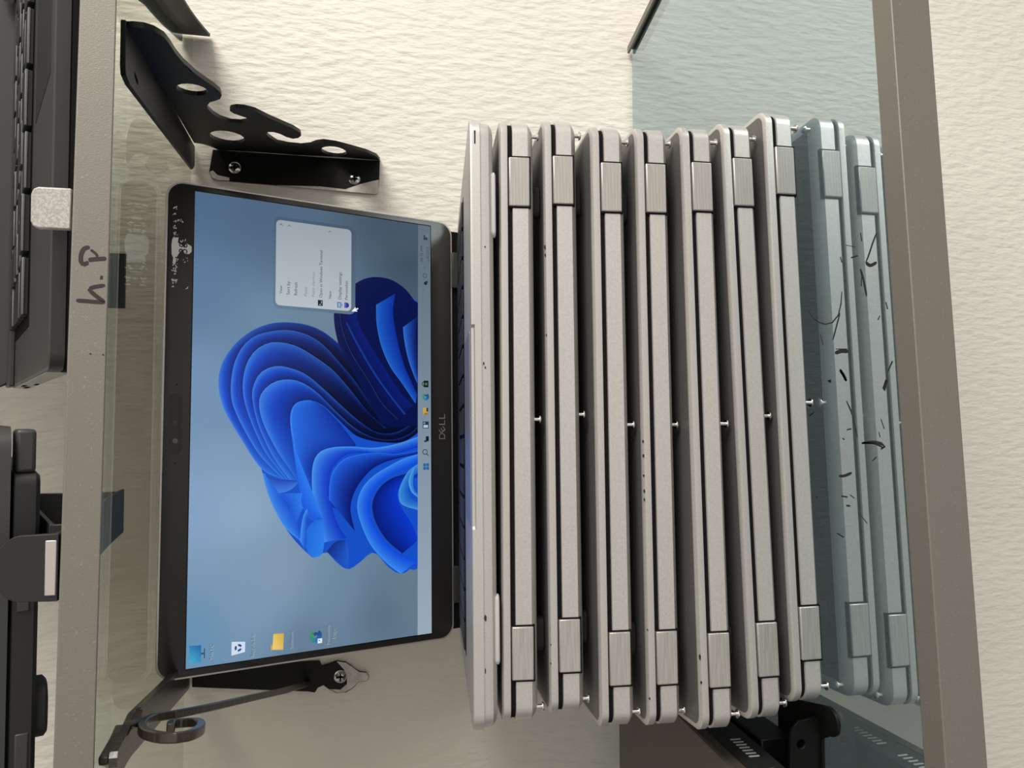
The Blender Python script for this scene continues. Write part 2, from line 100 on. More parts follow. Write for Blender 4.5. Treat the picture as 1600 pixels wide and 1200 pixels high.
RESID=[[[111.77,201.31],[115.54,200.84],[116.98,200.05],[116.57,198.68],[117.13,197.19],[113.73,197.6],[111.27,193.42],[113.96,192.79],[113.06,191.04],[112.13,189.49],[108.76,189.43],[107.08,190.92],[107.17,193.35],[109.57,195.11],[106.35,197.11],[104.38,198.1],[104.63,199.12],[102.49,198.4],[100.23,198.7],[100.04,200.39],[103.77,200.13],[105.88,201.05]],[[135.36,199.79],[135.11,200.03],[135.04,200.32],[135.35,200.36],[135.73,200.21],[135.67,199.96]],[[135.18,199.89],[134.81,200.16],[134.59,200.65],[135.11,200.73],[135.59,200.53],[135.75,200.07]],[[134.88,198.43],[134.4,198.65],[134.6,198.93],[134.87,199.05],[135.2,198.9],[135.16,198.66]],[[135.77,199.33],[135.18,199.56],[135.18,199.97],[135.71,200.12],[136.27,199.87],[136.14,199.47]],[[136.17,198.36],[135.48,198.7],[135.76,199.16],[136.1,199.35],[136.51,198.94],[136.72,198.55]],[[130.96,200.54],[130.63,200.68],[130.64,200.88],[130.93,200.94],[131.06,200.84],[131.12,200.69]],[[132.19,199.16],[131.87,199.3],[131.95,199.51],[132.17,199.6],[132.38,199.47],[132.44,199.29]],[[131.55,199.31],[131.06,199.44],[131.22,199.89],[131.53,200.02],[132.0,199.74],[131.8,199.41]],[[131.52,198.99],[131.22,199.18],[131.0,199.5],[131.45,199.86],[131.94,199.47],[131.85,199.16]],[[131.62,199.81],[131.33,199.96],[131.11,200.34],[131.58,200.44],[131.88,200.27],[131.94,199.97]],[[128.63,195.73],[128.2,195.87],[128.33,196.11],[128.62,196.29],[128.84,196.07],[128.91,195.87]],[[126.73,198.73],[126.15,198.87],[126.26,199.38],[126.7,199.4],[127.07,199.25],[127.13,198.86]],[[127.76,197.32],[127.05,197.45],[127.22,198.04],[127.74,198.29],[128.34,197.81],[128.29,197.38]],[[128.08,196.84],[127.79,196.96],[127.84,197.28],[128.06,197.44],[128.47,197.2],[128.39,196.88]],[[126.68,199.96],[126.42,200.07],[126.38,200.34],[126.66,200.38],[126.91,200.26],[126.89,200.02]],[[127.3,198.71],[126.67,198.83],[126.95,199.35],[127.29,199.51],[127.65,199.15],[127.73,198.85]],[[127.62,197.38],[127.26,197.54],[126.98,197.83],[127.56,198.18],[127.98,197.8],[127.98,197.46]],[[127.57,196.04],[127.2,196.19],[127.25,196.47],[127.55,196.49],[127.89,196.37],[127.83,196.09]],[[127.64,195.03],[127.28,195.18],[127.26,195.53],[127.62,195.58],[127.82,195.44],[127.92,195.16]],[[127.06,194.44],[126.69,194.72],[126.62,194.95],[127.04,195.15],[127.38,194.94],[127.35,194.63]],[[127.08,199.48],[126.93,199.57],[126.81,199.7],[127.06,199.77],[127.2,199.7],[127.29,199.5]],[[127.0,194.65],[126.54,194.93],[126.66,195.33],[126.97,195.51],[127.29,195.18],[127.43,194.89]],[[124.14,199.33],[123.85,199.51],[123.86,199.74],[124.1,199.85],[124.5,199.69],[124.43,199.48]],[[122.61,199.36],[122.04,199.66],[122.21,200.12],[122.6,200.12],[123.01,199.99],[123.07,199.61]],[[123.85,199.51],[123.51,199.69],[123.59,199.95],[123.82,200.04],[124.11,199.87],[124.02,199.66]],[[123.15,200.01],[122.72,200.14],[122.69,200.37],[123.14,200.54],[123.55,200.34],[123.46,200.05]],[[122.65,198.44],[122.13,198.63],[122.22,199.07],[122.62,199.36],[123.23,199.05],[122.96,198.66]],[[124.15,199.06],[123.52,199.42],[123.69,199.75],[124.07,200.01],[124.66,199.66],[124.47,199.37]],[[118.81,198.68],[118.63,198.78],[118.52,198.96],[118.8,199.02],[118.95,198.89],[118.93,198.73]],[[118.45,197.72],[118.13,197.9],[118.16,198.1],[118.43,198.23],[118.7,198.06],[118.68,197.85]],[[119.98,198.69],[119.56,198.85],[119.55,199.14],[119.94,199.35],[120.35,199.13],[120.41,198.86]],[[119.4,199.63],[118.92,199.89],[119.02,200.26],[119.39,200.34],[119.8,200.21],[119.74,199.8]],[[119.32,199.4],[118.68,199.57],[118.86,199.95],[119.31,200.13],[119.71,199.89],[119.63,199.41]],[[119.9,199.46],[119.69,199.65],[119.6,199.83],[119.88,199.98],[120.04,199.79],[120.05,199.6]],[[119.02,198.79],[118.65,198.93],[118.64,199.17],[119.01,199.22],[119.29,199.08],[119.3,198.82]],[[118.35,199.25],[117.85,199.51],[117.95,199.81],[118.32,199.94],[118.68,199.69],[118.65,199.48]],[[99.06,198.11],[98.53,198.47],[98.76,198.8],[99.03,198.89],[99.42,198.66],[99.35,198.33]],[[98.0,197.6],[97.69,197.77],[97.76,198.03],[98.0,198.15],[98.21,197.97],[98.21,197.74]],[[100.63,200.05],[100.35,200.13],[100.41,200.33],[100.62,200.44],[100.89,200.28],[100.78,200.11]],[[97.9,197.52],[97.63,197.67],[97.64,197.9],[97.87,198.14],[98.12,197.88],[98.11,197.66]],[[100.17,199.18],[100.02,199.25],[99.96,199.4],[100.17,199.5],[100.35,199.37],[100.28,199.23]],[[100.14,197.43],[99.92,197.55],[99.97,197.73],[100.12,197.88],[100.34,197.72],[100.31,197.49]],[[99.72,199.3],[99.12,199.65],[99.18,200.1],[99.69,200.06],[100.02,199.88],[99.97,199.61]],[[97.03,198.19],[96.64,198.39],[96.82,198.69],[97.02,198.72],[97.17,198.61],[97.32,198.4]],[[99.11,199.85],[98.7,200.08],[98.7,200.35],[99.11,200.46],[99.37,200.25],[99.44,200.04]],[[99.76,198.81],[99.5,198.98],[99.55,199.22],[99.73,199.35],[100.05,199.16],[99.91,198.94]],[[97.16,199.29],[96.56,199.62],[96.76,200.01],[97.12,200.1],[97.69,199.88],[97.53,199.61]],[[100.48,199.89],[99.97,200.09],[100.19,200.44],[100.51,200.52],[100.89,200.31],[100.93,200.02]],[[97.5,198.39],[96.99,198.57],[97.24,198.82],[97.47,199.12],[97.72,198.81],[97.76,198.49]],[[98.36,197.56],[97.86,197.88],[98.03,198.22],[98.34,198.47],[98.63,198.16],[98.71,197.8]],[[96.33,198.39],[95.93,198.56],[95.97,198.83],[96.31,198.98],[96.76,198.77],[96.59,198.54]],[[95.73,200.11],[95.35,200.3],[95.38,200.56],[95.71,200.65],[96.04,200.52],[95.95,200.25]],[[95.41,197.91],[94.96,198.3],[94.76,198.73],[95.39,198.95],[95.68,198.71],[95.78,198.23]],[[95.48,198.99],[95.05,199.35],[95.14,199.69],[95.49,199.78],[96.06,199.62],[95.99,199.17]],[[95.98,199.37],[95.68,199.53],[95.7,199.83],[95.99,199.91],[96.21,199.75],[96.31,199.52]],[[95.97,200.27],[95.64,200.53],[95.58,200.85],[95.96,201.07],[96.17,200.77],[96.16,200.47]],[[95.47,199.26],[95.27,199.4],[95.25,199.6],[95.45,199.63],[95.69,199.53],[95.72,199.35]],[[95.85,198.18],[95.51,198.36],[95.63,198.58],[95.83,198.62],[96.16,198.53],[96.06,198.29]],[[93.82,198.33],[93.43,198.63],[93.27,198.99],[93.8,199.36],[94.2,198.93],[94.34,198.57]],[[93.64,199.17],[93.3,199.29],[93.3,199.53],[93.62,199.62],[93.89,199.45],[93.82,199.25]],[[88.22,198.18],[87.89,198.34],[87.95,198.58],[88.23,198.59],[88.41,198.48],[88.39,198.28]],[[88.0,199.49],[87.6,199.75],[87.3,200.13],[87.99,200.24],[88.3,200.03],[88.55,199.65]],[[88.93,197.71],[88.6,197.79],[88.46,198.21],[88.95,198.36],[89.28,198.1],[89.24,197.69]],[[90.05,197.25],[89.65,197.65],[89.61,198.12],[90.07,198.18],[90.33,197.99],[90.53,197.45]],[[90.02,199.17],[89.74,199.48],[89.71,199.7],[89.98,199.95],[90.44,199.65],[90.42,199.36]],[[89.4,199.55],[89.04,199.86],[88.77,200.26],[89.39,200.58],[89.9,200.17],[89.86,199.78]],[[89.96,197.57],[89.36,197.92],[89.63,198.3],[89.94,198.34],[90.49,198.13],[90.41,197.86]],[[90.16,199.95],[89.61,200.29],[89.78,200.78],[90.14,200.94],[90.65,200.6],[90.58,200.27]],[[89.51,199.28],[89.07,199.45],[89.22,199.8],[89.49,199.97],[89.81,199.66],[89.75,199.41]],[[89.7,198.21],[88.97,198.48],[89.14,199.03],[89.71,199.13],[90.16,198.79],[90.28,198.36]],[[85.61,199.96],[85.23,200.26],[85.27,200.57],[85.6,200.73],[85.85,200.45],[85.86,200.2]],[[85.83,199.46],[85.35,199.8],[85.45,200.22],[85.83,200.26],[86.1,200.06],[86.41,199.69]],[[85.78,199.18],[85.19,199.55],[85.16,199.9],[85.78,200.11],[86.13,199.89],[86.3,199.54]],[[104.71,192.5],[104.54,192.59],[104.51,192.77],[104.7,192.87],[104.93,192.75],[104.83,192.58]],[[102.58,191.38],[102.41,191.48],[102.34,191.67],[102.58,191.79],[102.75,191.67],[102.79,191.48]],[[104.37,191.66],[103.89,191.8],[104.01,192.06],[104.37,192.11],[104.79,191.99],[104.62,191.71]],[[102.7,191.3],[102.41,191.42],[102.27,191.79],[102.71,191.9],[103.16,191.73],[102.96,191.36]],[[103.25,193.91],[102.84,194.05],[103.01,194.35],[103.23,194.49],[103.46,194.21],[103.52,194.04]],[[101.81,192.9],[101.42,193.06],[101.4,193.43],[101.79,193.71],[102.15,193.33],[102.26,192.99]],[[85.06,191.96],[84.7,192.17],[84.77,192.38],[85.06,192.51],[85.21,192.32],[85.37,192.08]],[[85.31,191.23],[84.91,191.49],[85.03,191.78],[85.29,191.93],[85.63,191.65],[85.61,191.45]],[[86.04,190.9],[85.51,191.19],[85.65,191.52],[86.05,191.7],[86.26,191.42],[86.39,191.11]],[[114.46,195.14],[113.81,195.39],[114.1,195.83],[114.44,196.11],[114.9,195.74],[114.8,195.35]],[[115.29,193.22],[114.87,193.34],[114.97,193.58],[115.29,193.69],[115.49,193.55],[115.58,193.33]],[[115.04,196.0],[114.69,196.06],[114.79,196.31],[115.03,196.34],[115.38,196.25],[115.35,196.08]],[[115.38,194.32],[115.05,194.56],[115.12,194.79],[115.36,195.02],[115.73,194.77],[115.66,194.56]],[[115.96,192.73],[115.65,193.02],[115.62,193.38],[115.92,193.49],[116.34,193.3],[116.31,192.99]],[[114.68,194.65],[114.46,194.83],[114.34,195.04],[114.67,195.14],[115.04,195.01],[114.98,194.75]],[[103.36,197.84],[103.04,198.15],[102.87,198.52],[103.36,198.6],[103.73,198.35],[103.73,198.04]],[[103.1,198.64],[102.78,199.02],[102.69,199.37],[103.11,199.48],[103.38,199.25],[103.3,198.88]],[[102.13,198.44],[101.75,198.52],[101.81,198.7],[102.14,198.82],[102.41,198.68],[102.31,198.49]],[[102.04,197.66],[101.74,197.82],[101.7,198.08],[102.02,198.21],[102.21,197.97],[102.25,197.76]],[[103.06,197.0],[102.56,197.26],[102.64,197.67],[103.08,197.74],[103.32,197.58],[103.5,197.16]]]
R38=[[107.44,195.42],[113.99,195.54]]
HINGE=[[[130.34,5.14],[103.52,5.3]],[[-102.03,6.0],[-128.13,6.16]]]
BG=[[[143.72,185.9],[72,100,132]],[[86.3,184.86],[88,120,155]],[[25.75,183.76],[112,144,178]],[[-53.47,182.32],[128,160,194]],[[-130.51,184.61],[100,142,176]],[[140.77,149.98],[70,96,124]],[[69.25,140.76],[105,135,162]],[[-54.89,155.35],[138,165,190]],[[-115.75,146.55],[120,150,178]],[[114.9,115.54],[72,96,118]],[[80.6,106.39],[108,132,150]],[[149.45,59.82],[60,80,98]],[[123.81,39.81],[62,80,96]],[[-97.24,130.52],[128,152,175]],[[-113.1,96.14],[108,135,158]],[[-130.04,59.45],[88,110,130]],[[-119.04,40.13],[100,122,140]],[[-144.21,113.26],[95,120,145]]]

# ------------------------------------------------------------------ materials
def lin(c):
    out = []
    for v in c[:3]:
        v = v / 255.0
        out.append(v / 12.92 if v <= 0.04045 else ((v + 0.055) / 1.055) ** 2.4)
    return out

def mat(name, colour, rough=0.5, metal=0.0, spec=0.5, bump=None, vary=None, coat=0.0):
    m = bpy.data.materials.new(name)
    m.use_nodes = True
    nt = m.node_tree
    p = nt.nodes['Principled BSDF']
    p.inputs['Base Color'].default_value = (*colour, 1)
    p.inputs['Roughness'].default_value = rough
    p.inputs['Metallic'].default_value = metal
    p.inputs['Specular IOR Level'].default_value = spec
    p.inputs['Coat Weight'].default_value = coat
    tc = nt.nodes.new('ShaderNodeTexCoord')
    if bump:                       # (scale xyz, noise scale, strength, distance, detail)
        mp = nt.nodes.new('ShaderNodeMapping')
        mp.inputs['Scale'].default_value = bump[0]
        nz = nt.nodes.new('ShaderNodeTexNoise')
        nz.inputs['Scale'].default_value = bump[1]
        nz.inputs['Detail'].default_value = bump[4]
        bp = nt.nodes.new('ShaderNodeBump')
        bp.inputs['Strength'].default_value = bump[2]
        bp.inputs['Distance'].default_value = bump[3]
        nt.links.new(tc.outputs['Object'], mp.inputs[0])
        nt.links.new(mp.outputs[0], nz.inputs['Vector'])
        nt.links.new(nz.outputs['Fac'], bp.inputs['Height'])
        nt.links.new(bp.outputs[0], p.inputs['Normal'])
    if vary:                       # (scale xyz, noise scale, colour b, lo, hi)
        mp = nt.nodes.new('ShaderNodeMapping')
        mp.inputs['Scale'].default_value = vary[0]
        nz = nt.nodes.new('ShaderNodeTexNoise')
        nz.inputs['Scale'].default_value = vary[1]
        nz.inputs['Detail'].default_value = 3
        rp = nt.nodes.new('ShaderNodeValToRGB')
        rp.color_ramp.elements[0].position = vary[3]
        rp.color_ramp.elements[1].position = vary[4]
        rp.color_ramp.elements[0].color = (*colour, 1)
        rp.color_ramp.elements[1].color = (*vary[2], 1)
        nt.links.new(tc.outputs['Object'], mp.inputs[0])
        nt.links.new(mp.outputs[0], nz.inputs['Vector'])
        nt.links.new(nz.outputs['Fac'], rp.inputs[0])
        nt.links.new(rp.outputs[0], p.inputs['Base Color'])
    return m

def glass_mat(name, tint, f0, graze):
    m = bpy.data.materials.new(name)
    m.use_nodes = True
    nt = m.node_tree
    nt.nodes.clear()
    out = nt.nodes.new('ShaderNodeOutputMaterial')
    mix = nt.nodes.new('ShaderNodeMixShader')
    tr = nt.nodes.new('ShaderNodeBsdfTransparent')
    gl = nt.nodes.new('ShaderNodeBsdfGlossy')
    ge = nt.nodes.new('ShaderNodeNewGeometry')
    dt = nt.nodes.new('ShaderNodeVectorMath'); dt.operation = 'DOT_PRODUCT'
    nt.links.new(ge.outputs['Normal'], dt.inputs[0]); nt.links.new(ge.outputs['Incoming'], dt.inputs[1])
    def mnode(op, a, b_):
        n = nt.nodes.new('ShaderNodeMath'); n.operation = op
        for k, v in ((0, a), (1, b_)):
            if v is None:
                continue
            if isinstance(v, (int, float)):
                n.inputs[k].default_value = v
            else:
                nt.links.new(v, n.inputs[k])
        return n.outputs[0]
    ab = mnode('ABSOLUTE', dt.outputs['Value'], None)
    pw = mnode('POWER', mnode('SUBTRACT', 1.0, ab), 5.0)
    fre = mnode('ADD', mnode('MULTIPLY', pw, graze), f0)
    fre = mnode('MULTIPLY', fre, mnode('SUBTRACT', 1.0, ge.outputs['Backfacing']))
    tr.inputs['Color'].default_value = (*tint, 1)
    gl.inputs['Color'].default_value = (0.82, 0.95, 1.0, 1)
    gl.inputs['Roughness'].default_value = 0.0
    nt.links.new(fre, mix.inputs[0])
    nt.links.new(tr.outputs[0], mix.inputs[1])
    nt.links.new(gl.outputs[0], mix.inputs[2])
    nt.links.new(mix.outputs[0], out.inputs[0])
    return m

def screen_mat(name):
    m = bpy.data.materials.new(name)
    m.use_nodes = True
    nt = m.node_tree
    p = nt.nodes['Principled BSDF']
    at = nt.nodes.new('ShaderNodeAttribute')
    at.attribute_name = 'glow'
    p.inputs['Base Color'].default_value = (0.004, 0.004, 0.005, 1)
    p.inputs['Roughness'].default_value = 0.25
    p.inputs['Specular IOR Level'].default_value = 0.25
    p.inputs['Emission Strength'].default_value = 1.0
    nt.links.new(at.outputs['Color'], p.inputs['Emission Color'])
    return m

M = {}
M['plaster'] = mat('cream_plaster', (0.83, 0.79, 0.71), 0.75, spec=0.25, bump=((1.0, 1.0, 0.32), 190, 0.42, 0.006, 6), vary=((1, 1, 0.6), 9, (0.79, 0.745, 0.665), 0.35, 0.75))
M['trim'] = mat('bronze_grey_powder_coat', (0.212, 0.196, 0.170), 0.5, 0.35, 0.4, bump=((1, 1, 1), 2200, 0.12, 0.0008, 2), vary=((1, 1, 1), 1300, (0.34, 0.31, 0.27), 0.62, 0.80))
M['silver'] = mat('silver_grey_metal', (0.60, 0.58, 0.555), 0.42, 0.55, 0.5, bump=((1, 1, 1), 2600, 0.12, 0.0004, 2), vary=((1, 1, 1), 1500, (0.52, 0.50, 0.475), 0.40, 0.70))
M['lidtop_shaded'] = mat('lid_top_shade_grey', (0.16, 0.156, 0.15), 0.45, 0.5, 0.4, bump=((1, 1, 1), 2600, 0.10, 0.0004, 2))  # silver lid tops darkened, painting in the shade of the stack gaps
M['hinge'] = mat('brushed_hinge_metal', (0.54, 0.525, 0.49), 0.36, 0.7, 0.5, bump=((0.04, 1, 1), 2600, 0.25, 0.0004, 2), vary=((0.03, 1, 1), 1800, (0.43, 0.415, 0.38), 0.35, 0.7))
M['gap'] = mat('dark_gap', (0.008, 0.008, 0.008), 0.8, spec=0.1)
M['rubber'] = mat('black_rubber', (0.015, 0.015, 0.015), 0.7)
M['lightrubber'] = mat('pale_rubber_strip', (0.55, 0.54, 0.52), 0.5)
M['steel'] = mat('bright_screw_steel', (0.72, 0.70, 0.67), 0.22, 1.0)
M['blacksteel'] = mat('black_painted_steel', (0.005, 0.0048, 0.0042), 0.5, 0.0, 0.22)
M['bronze'] = mat('dark_bronze_iron', (0.032, 0.025, 0.018), 0.28, 0.0, 0.6, bump=((1, 1, 1), 500, 0.35, 0.0008, 3), vary=((1, 1, 1), 260, (0.10, 0.075, 0.055), 0.58, 0.85))
M['paint'] = mat('white_wall_paint_smear', (0.50, 0.47, 0.42), 0.6, vary=((1, 1, 1), 160, (0.75, 0.72, 0.66), 0.35, 0.7))
M['bezel'] = mat('black_bezel', (0.030, 0.028, 0.026), 0.28, 0.0, 0.5)
M['bezelmatte'] = mat('dark_lens_recess', (0.003, 0.003, 0.003), 0.3)
M['black'] = mat('black_plastic', (0.014, 0.014, 0.014), 0.45)
M['darkgrey'] = mat('dark_grey_plastic', (0.055, 0.054, 0.052), 0.42, 0.2)
M['olive'] = mat('dark_taupe_lid', (0.075, 0.066, 0.052), 0.38, 0.2)
M['key'] = mat('black_key', (0.018, 0.018, 0.019), 0.4)
M['keyrim'] = mat('pale_key_edge', (0.16, 0.16, 0.16), 0.4)
M['pinksilver'] = mat('pinkish_silver', (0.58, 0.52, 0.50), 0.35, 0.6)
M['paleshell'] = mat('pale_port_side', (0.70, 0.70, 0.63), 0.45, 0.1)
M['speckle'] = mat('speckled_silver', (0.40, 0.385, 0.35), 0.5, 0.3, vary=((1, 1, 1), 1600, (0.56, 0.54, 0.50), 0.42, 0.62))
M['ink'] = mat('black_marker_ink', (0.016, 0.012, 0.009), 0.6)
M['scuff'] = mat('dark_scuff', (0.030, 0.034, 0.032), 0.7, spec=0.1)
M['chip'] = mat('black_chip', (0.012, 0.012, 0.012), 0.6)
M['residue'] = mat('white_sticker_residue', (0.95, 0.94, 0.90), 0.35)
M['logo'] = mat('grey_logo_print', (0.27, 0.27, 0.27), 0.4)
M['sealant'] = mat('dark_sealant', (0.055, 0.05, 0.04), 0.6)
M['lens'] = mat('dark_lens_glass', (0.02, 0.012, 0.012), 0.08)
M['glass'] = glass_mat('tinted_shelf_glass', (0.45, 0.52, 0.56), 0.49, 0.48)
M['uglass'] = glass_mat('upper_shelf_glass', (0.93, 0.93, 0.875), 0.06, 0.45)
M['screen'] = screen_mat('lit_display')

# ------------------------------------------------------------------ mesh building
class MB:
    def __init__(self):
        self.v, self.f, self.mi, self.c = [], [], [], []
    def add(self, verts, faces, mi=0, colour=None, f=None):
        b = len(self.v)
        for i, p in enumerate(verts):
            self.v.append(tuple(f(*p)) if f else tuple(p))
            if colour is None:
                self.c.append((0, 0, 0))
            else:
                self.c.append(colour[i] if isinstance(colour[0], (list, tuple)) else colour)
        for q in faces:
            self.f.append([b + k for k in q])
            self.mi.append(mi)
    def box(self, x0, x1, y0, y1, z0, z1, mi=0, f=None, colour=None):
        vs = [(x, y, z) for z in (z0, z1) for y in (y0, y1) for x in (x0, x1)]
        self.add(vs, [(0, 2, 3, 1), (4, 5, 7, 6), (0, 1, 5, 4), (2, 6, 7, 3), (0, 4, 6, 2), (1, 3, 7, 5)], mi, colour, f)
    def prism(self, poly, t0, t1, mi=0, f=None, holes=(), colour=None):
        loops = [list(poly)] + [list(h) for h in holes]
        flat = [p for l in loops for p in l]
        n = len(flat)
        tris = tessellate_polygon([[Vector((p[0], p[1], 0)) for p in l] for l in loops])
        vs = [(p[0], p[1], t0) for p in flat] + [(p[0], p[1], t1) for p in flat]
        fs = []
        for t in tris:
            fs.append(tuple(t))
            fs.append((t[2] + n, t[1] + n, t[0] + n))
        b = 0
        for l in loops:
            k = len(l)
            for i in range(k):
                j = (i + 1) % k
                fs.append((b + i, b + j, b + j + n, b + i + n))
            b += k
        self.add(vs, fs, mi, colour, f)
    def flat(self, poly, t, mi=0, f=None, colour=(0, 0, 0)):
        tris = tessellate_polygon([[Vector((p[0], p[1], 0)) for p in poly]])
        self.add([(p[0], p[1], t) for p in poly], [tuple(t_) for t_ in tris], mi, colour, f)
    def slab(self, rings, mi=0, f=None, capmi=None, endmi=None):     # rings of equal length, capped both ends
        n = len(rings[0])
        vs = [p for r in rings for p in r]
        fs = []
        for k in range(len(rings) - 1):
            for i in range(n):
                j = (i + 1) % n
                fs.append((k * n + i, k * n + j, (k + 1) * n + j, (k + 1) * n + i))
        self.add(vs, fs, mi, None, f)
        b = len(self.v) - len(vs)
        self.f.append([b + i for i in range(n)][::-1]); self.mi.append(mi if capmi is None else capmi)
        self.f.append([b + (len(rings) - 1) * n + i for i in range(n)]); self.mi.append(mi if endmi is None else endmi)
    def lathe(self, prof, n=16, mi=0, f=None):            # (radius, height) pairs about local z
        rings = [[(r * math.cos(2 * math.pi * i / n), r * math.sin(2 * math.pi * i / n), z) for i in range(n)] for r, z in prof]
        self.slab(rings, mi, f)
    def sweep(self, path, half, thick, f, mi=0):          # flat bar: path in (s, z), half width out of plane, thickness in plane
        rings = []
        for i, p in enumerate(path):
            a = path[max(i - 1, 0)]; b = path[min(i + 1, len(path) - 1)]
            t = Vector((b[0] - a[0], b[1] - a[1])); t.normalize()
            nx, nz = -t.y * thick / 2, t.x * thick / 2
            rings.append([(p[0] + nx, p[1] + nz, -half), (p[0] + nx, p[1] + nz, half), (p[0] - nx, p[1] - nz, half), (p[0] - nx, p[1] - nz, -half)])
        self.slab(rings, mi, f)
    def obj(self, name, mats, parent=None, bevel=0.0, smooth=True, seg=2, angle=40, glow=False):
        me = bpy.data.meshes.new(name)
        me.from_pydata(self.v, [], self.f)
        ms = mats if isinstance(mats, (list, tuple)) else [mats]
        for k in ms:
            me.materials.append(M[k])
        for p, i in zip(me.polygons, self.mi):
            p.material_index = i
        if glow:
            a = me.color_attributes.new('glow', 'FLOAT_COLOR', 'POINT')
            for i, c in enumerate(self.c):
                a.data[i].color = (*c, 1)
        me.validate()
        import bmesh
        if not glow:
            bm = bmesh.new(); bm.from_mesh(me)
            bmesh.ops.recalc_face_normals(bm, faces=bm.faces)
            bm.to_mesh(me); bm.free()
        if smooth:
            for p in me.polygons:
                p.use_smooth = True
            me.set_sharp_from_angle(angle=math.radians(35))
        o = bpy.data.objects.new(name, me)
        col.objects.link(o)
        if parent is not None:
            o.parent = parent
        if bevel > 0:
            b = o.modifiers.new('bevel', 'BEVEL')
            b.width = bevel; b.segments = seg; b.limit_method = 'ANGLE'; b.angle_limit = math.radians(angle)
        return o

def thing(name, label, cat, matrix=None, group=None):
    o = bpy.data.objects.new(name, None)
    o.empty_display_size = 0.02
    col.objects.link(o)
    if matrix is not None:
        o.matrix_world = matrix
    o['label'] = label; o['category'] = cat
    if group:
        o['group'] = group
    return o

def frame(o, x, y, z):
    m = Matrix.Identity(4)
    for i in range(3):
        m[i][0] = x[i]; m[i][1] = y[i]; m[i][2] = z[i]; m[i][3] = o[i]
    return m

def rrect(w, d, r, n=6, y0=0.0, inset=0.0, front=None):   # rounded rectangle, x about 0, y from y0 to y0+d
    pts = []
    x = w / 2 - inset; a = y0 + inset; b = y0 + d - inset
    r = max(r - inset, 0.0004)
    for cx, cy, s in ((x - r, a + r, -90), (x - r, b - r, 0), (-x + r, b - r, 90), (-x + r, a + r, 180)):
        for i in range(n + 1):
            t = math.radians(s + 90.0 * i / n)
            pts.append((cx + r * math.cos(t), cy + r * math.sin(t)))
    if front:                                             # extra points along the near edge (finger notch)
        xc, half, dep = front
        for q in (-half - 0.0015, -half, half, half + 0.0015):
            pts.append((xc + q, a + (dep if abs(q) <= half else 0.0)))
    return pts

def cat_spline(pts, n):
    P = [pts[0]] + list(pts) + [pts[-1]]
    L = [0.0]
    dense = []
    for i in range(1, len(P) - 2):
        p0, p1, p2, p3 = P[i - 1], P[i], P[i + 1], P[i + 2]
        for k in range(12):
            t = k / 12.0
            dense.append(tuple(0.5 * ((2 * p1[j]) + (-p0[j] + p2[j]) * t + (2 * p0[j] - 5 * p1[j] + 4 * p2[j] - p3[j]) * t * t + (-p0[j] + 3 * p1[j] - 3 * p2[j] + p3[j]) * t ** 3) for j in (0, 1)))
    dense.append(tuple(pts[-1]))
    for a, b in zip(dense, dense[1:]):
        L.append(L[-1] + math.hypot(b[0] - a[0], b[1] - a[1]))
    out = []; j = 0
    for i in range(n):
        s = L[-1] * i / (n - 1)
        while j < len(L) - 2 and L[j + 1] < s:
            j += 1
        u = (s - L[j]) / max(L[j + 1] - L[j], 1e-9)
        out.append((dense[j][0] + (dense[j + 1][0] - dense[j][0]) * u, dense[j][1] + (dense[j + 1][1] - dense[j][1]) * u))
    return out

def stroke(path, w):                                      # polygon around a polyline
    a, b = [], []
    for i, p in enumerate(path):
        q0 = path[max(i - 1, 0)]; q1 = path[min(i + 1, len(path) - 1)]
        dx, dy = q1[0] - q0[0], q1[1] - q0[1]
        l = math.hypot(dx, dy) or 1.0
        k = w / 2 * (0.55 if i in (0, len(path) - 1) else 1.0)
        a.append((p[0] - dy / l * k, p[1] + dx / l * k)); b.append((p[0] + dy / l * k, p[1] - dx / l * k))
    return a + b[::-1]

_txt = {}
def text_shape(s):
    if s not in _txt:
        c = bpy.data.curves.new('lettering', 'FONT')
        c.body = s; c.resolution_u = 3
        o = bpy.data.objects.new('lettering', c)
        col.objects.link(o)
        bpy.context.view_layer.update()
        me = bpy.data.meshes.new_from_object(o.evaluated_get(bpy.context.evaluated_depsgraph_get()))
        vs = [tuple(v.co) for v in me.vertices]; fs = [tuple(p.vertices) for p in me.polygons]
        bpy.data.objects.remove(o); bpy.data.curves.remove(c); bpy.data.meshes.remove(me)
        x0 = min(v[0] for v in vs); w = max(v[0] for v in vs) - x0
        _txt[s] = ([((v[0] - x0) / w, v[1] / w) for v in vs], fs)
    return _txt[s]

# ------------------------------------------------------------------ the wall
WALL_Y = 0.006
b = MB()
b.add([(-2.2, WALL_Y, -1.6), (2.2, WALL_Y, -1.6), (2.2, WALL_Y, 2.0), (-2.2, WALL_Y, 2.0)], [(0, 1, 2, 3)])
b.box(-2.2, 2.2, WALL_Y + 0.0005, WALL_Y + 0.12, -1.6, 2.0)
w = b.obj('wall_back', 'plaster', smooth=False)
w['kind'] = 'structure'

